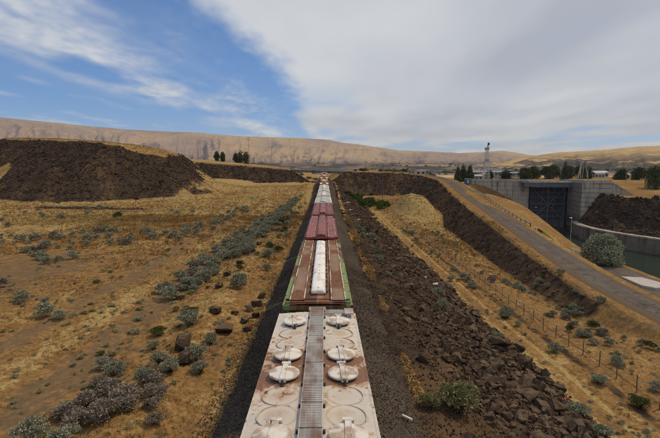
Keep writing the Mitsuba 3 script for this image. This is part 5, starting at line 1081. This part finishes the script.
building('shed', 'small pale shed at the bend of the road above the dark slope', 52.5, 58.0, 260, 266, float(H(54, 262)[0]) + 1.6, 3.0, 'white_panel_mat', 'concrete_mat', 2, .3)
building('house', 'white house with pale roof right of the tree row', 239, 247, 396, 404, .8, 5.0, 'white_panel_mat', 'grey_roof_mat', 3, 1.8)
building('house', 'small white building far right behind the dry field', 250, 259, 380, 388, .8, 4.0, 'white_panel_mat', 'white_panel_mat', 3, 1.4)
building('house', 'low grey building beyond the white house', 256, 272, 430, 440, .8, 5.5, 'grey_roof_mat', 'white_panel_mat', 4, 1.4)
bk = thing('portable_cabin', 'small blue cabin beside the road below the conifers', 'cabin'); zc = float(H(93, 296)[0])
obj('wall', box(92, 95.2, 294, 296.4, zc - .3, zc + 2.7), 'blue_paint_mat', bk); obj('roof', box(91.8, 95.4, 293.8, 296.6, zc + 2.7, zc + 2.9), 'white_panel_mat', bk); obj('door', box(93.1, 94.1, 293.93, 294.01, zc, zc + 2.1), 'white_panel_mat', bk)
FB_ = [(-3.0, 900, 24, 4), (2.5, 860, 26, 4), (4.0, 905, 18, 4), (6.2, 880, 30, 5), (8.2, 840, 40, 6), (10.4, 930, 24, 5), (12.6, 900, 30, 5), (14.2, 820, 22, 5), (-7.5, 940, 30, 4), (-12, 930, 26, 4), (28.5, 900, 60, 6), (31.5, 860, 30, 6), (25, 940, 70, 7), (22.2, 900, 40, 6)]
WHERE = ['straight above the locomotives', 'just right of the track line', 'second right of the track line', 'third right of the track line', 'above the dark slope, longest there', 'above the yellow knoll', 'right of the yellow knoll', 'left of the conifers', 'left of the track line', 'above the poplars', 'above the lock bridge', 'above the A shaped frame', 'above the lock gate, longest of all', 'right of the lattice tower']
for (a, r, w_, h_), l in zip(FB_, WHERE):
    z_ = float(far_height(np.array([a]), np.array([float(r)]))[0][0]); x_, y_ = r * math.sin(math.radians(a)), r * math.cos(math.radians(a)); building('warehouse', 'tiny distant pale flat building ' + l, x_ - w_ / 4, x_ + w_ / 4, y_, y_ + 10, z_, h_ * .62, 'hall_mat', 'grey_roof_mat', 3, .5)
# ------------------------------------------------------------------ litter
k = thing('white_pipe', 'short white plastic pipe lying on the right ballast near the camera', 'pipe'); z_ = float(H(3.6, 19.2)[0])
pa, pb = np.array([3.45, 18.9, -.58]), np.array([3.80, 18.55, -.58]); dxy = (pb - pa) / np.linalg.norm(pb - pa)
tube = trimesh.creation.annulus(.035, .05, .5); obj('tube', M(np.array(tube.vertices) @ np.array([np.cross([0, 0, 1], dxy), [0, 0, 1], dxy]) + (pa + pb) / 2, tube.faces), 'lamp_head_mat', k); 
k = thing('red_bucket', 'small crushed red plastic bucket on the grass by the dirt track', 'bucket'); zr_ = float(H(15.95, 28.1)[0])
bm = lathe([(.001, .02), (.15, .02), (.19, .34), (.21, .34), (.21, .37), (.185, .37), (.14, .04), (.001, .04)], 20); R_ = trimesh.transformations.rotation_matrix(1.25, [.3, 1, 0]); bm.apply_scale(.65); bm.apply_transform(R_); bm.apply_translation((15.95, 28.1, zr_ + .10)); obj('pail', bm, 'red_plastic_mat', k)

# ------------------------------------------------------------------ summer haze over the far hills
scene['haze_air'] = {'type': 'homogeneous', 'albedo': {'type': 'rgb', 'value': (.95, .95, .96)}, 'sigma_t': {'type': 'rgb', 'value': (2.1e-5, 2.7e-5, 4.0e-5)}}
scene['camera']['medium'] = ref('haze_air')
scene['haze'] = {'type': 'cube', 'to_world': T().translate([0, 0, 330]).scale([15500, 15500, 380]), 'bsdf': {'type': 'null'}, 'interior': ref('haze_air')}
labels['haze'] = {'kind': 'stuff'}
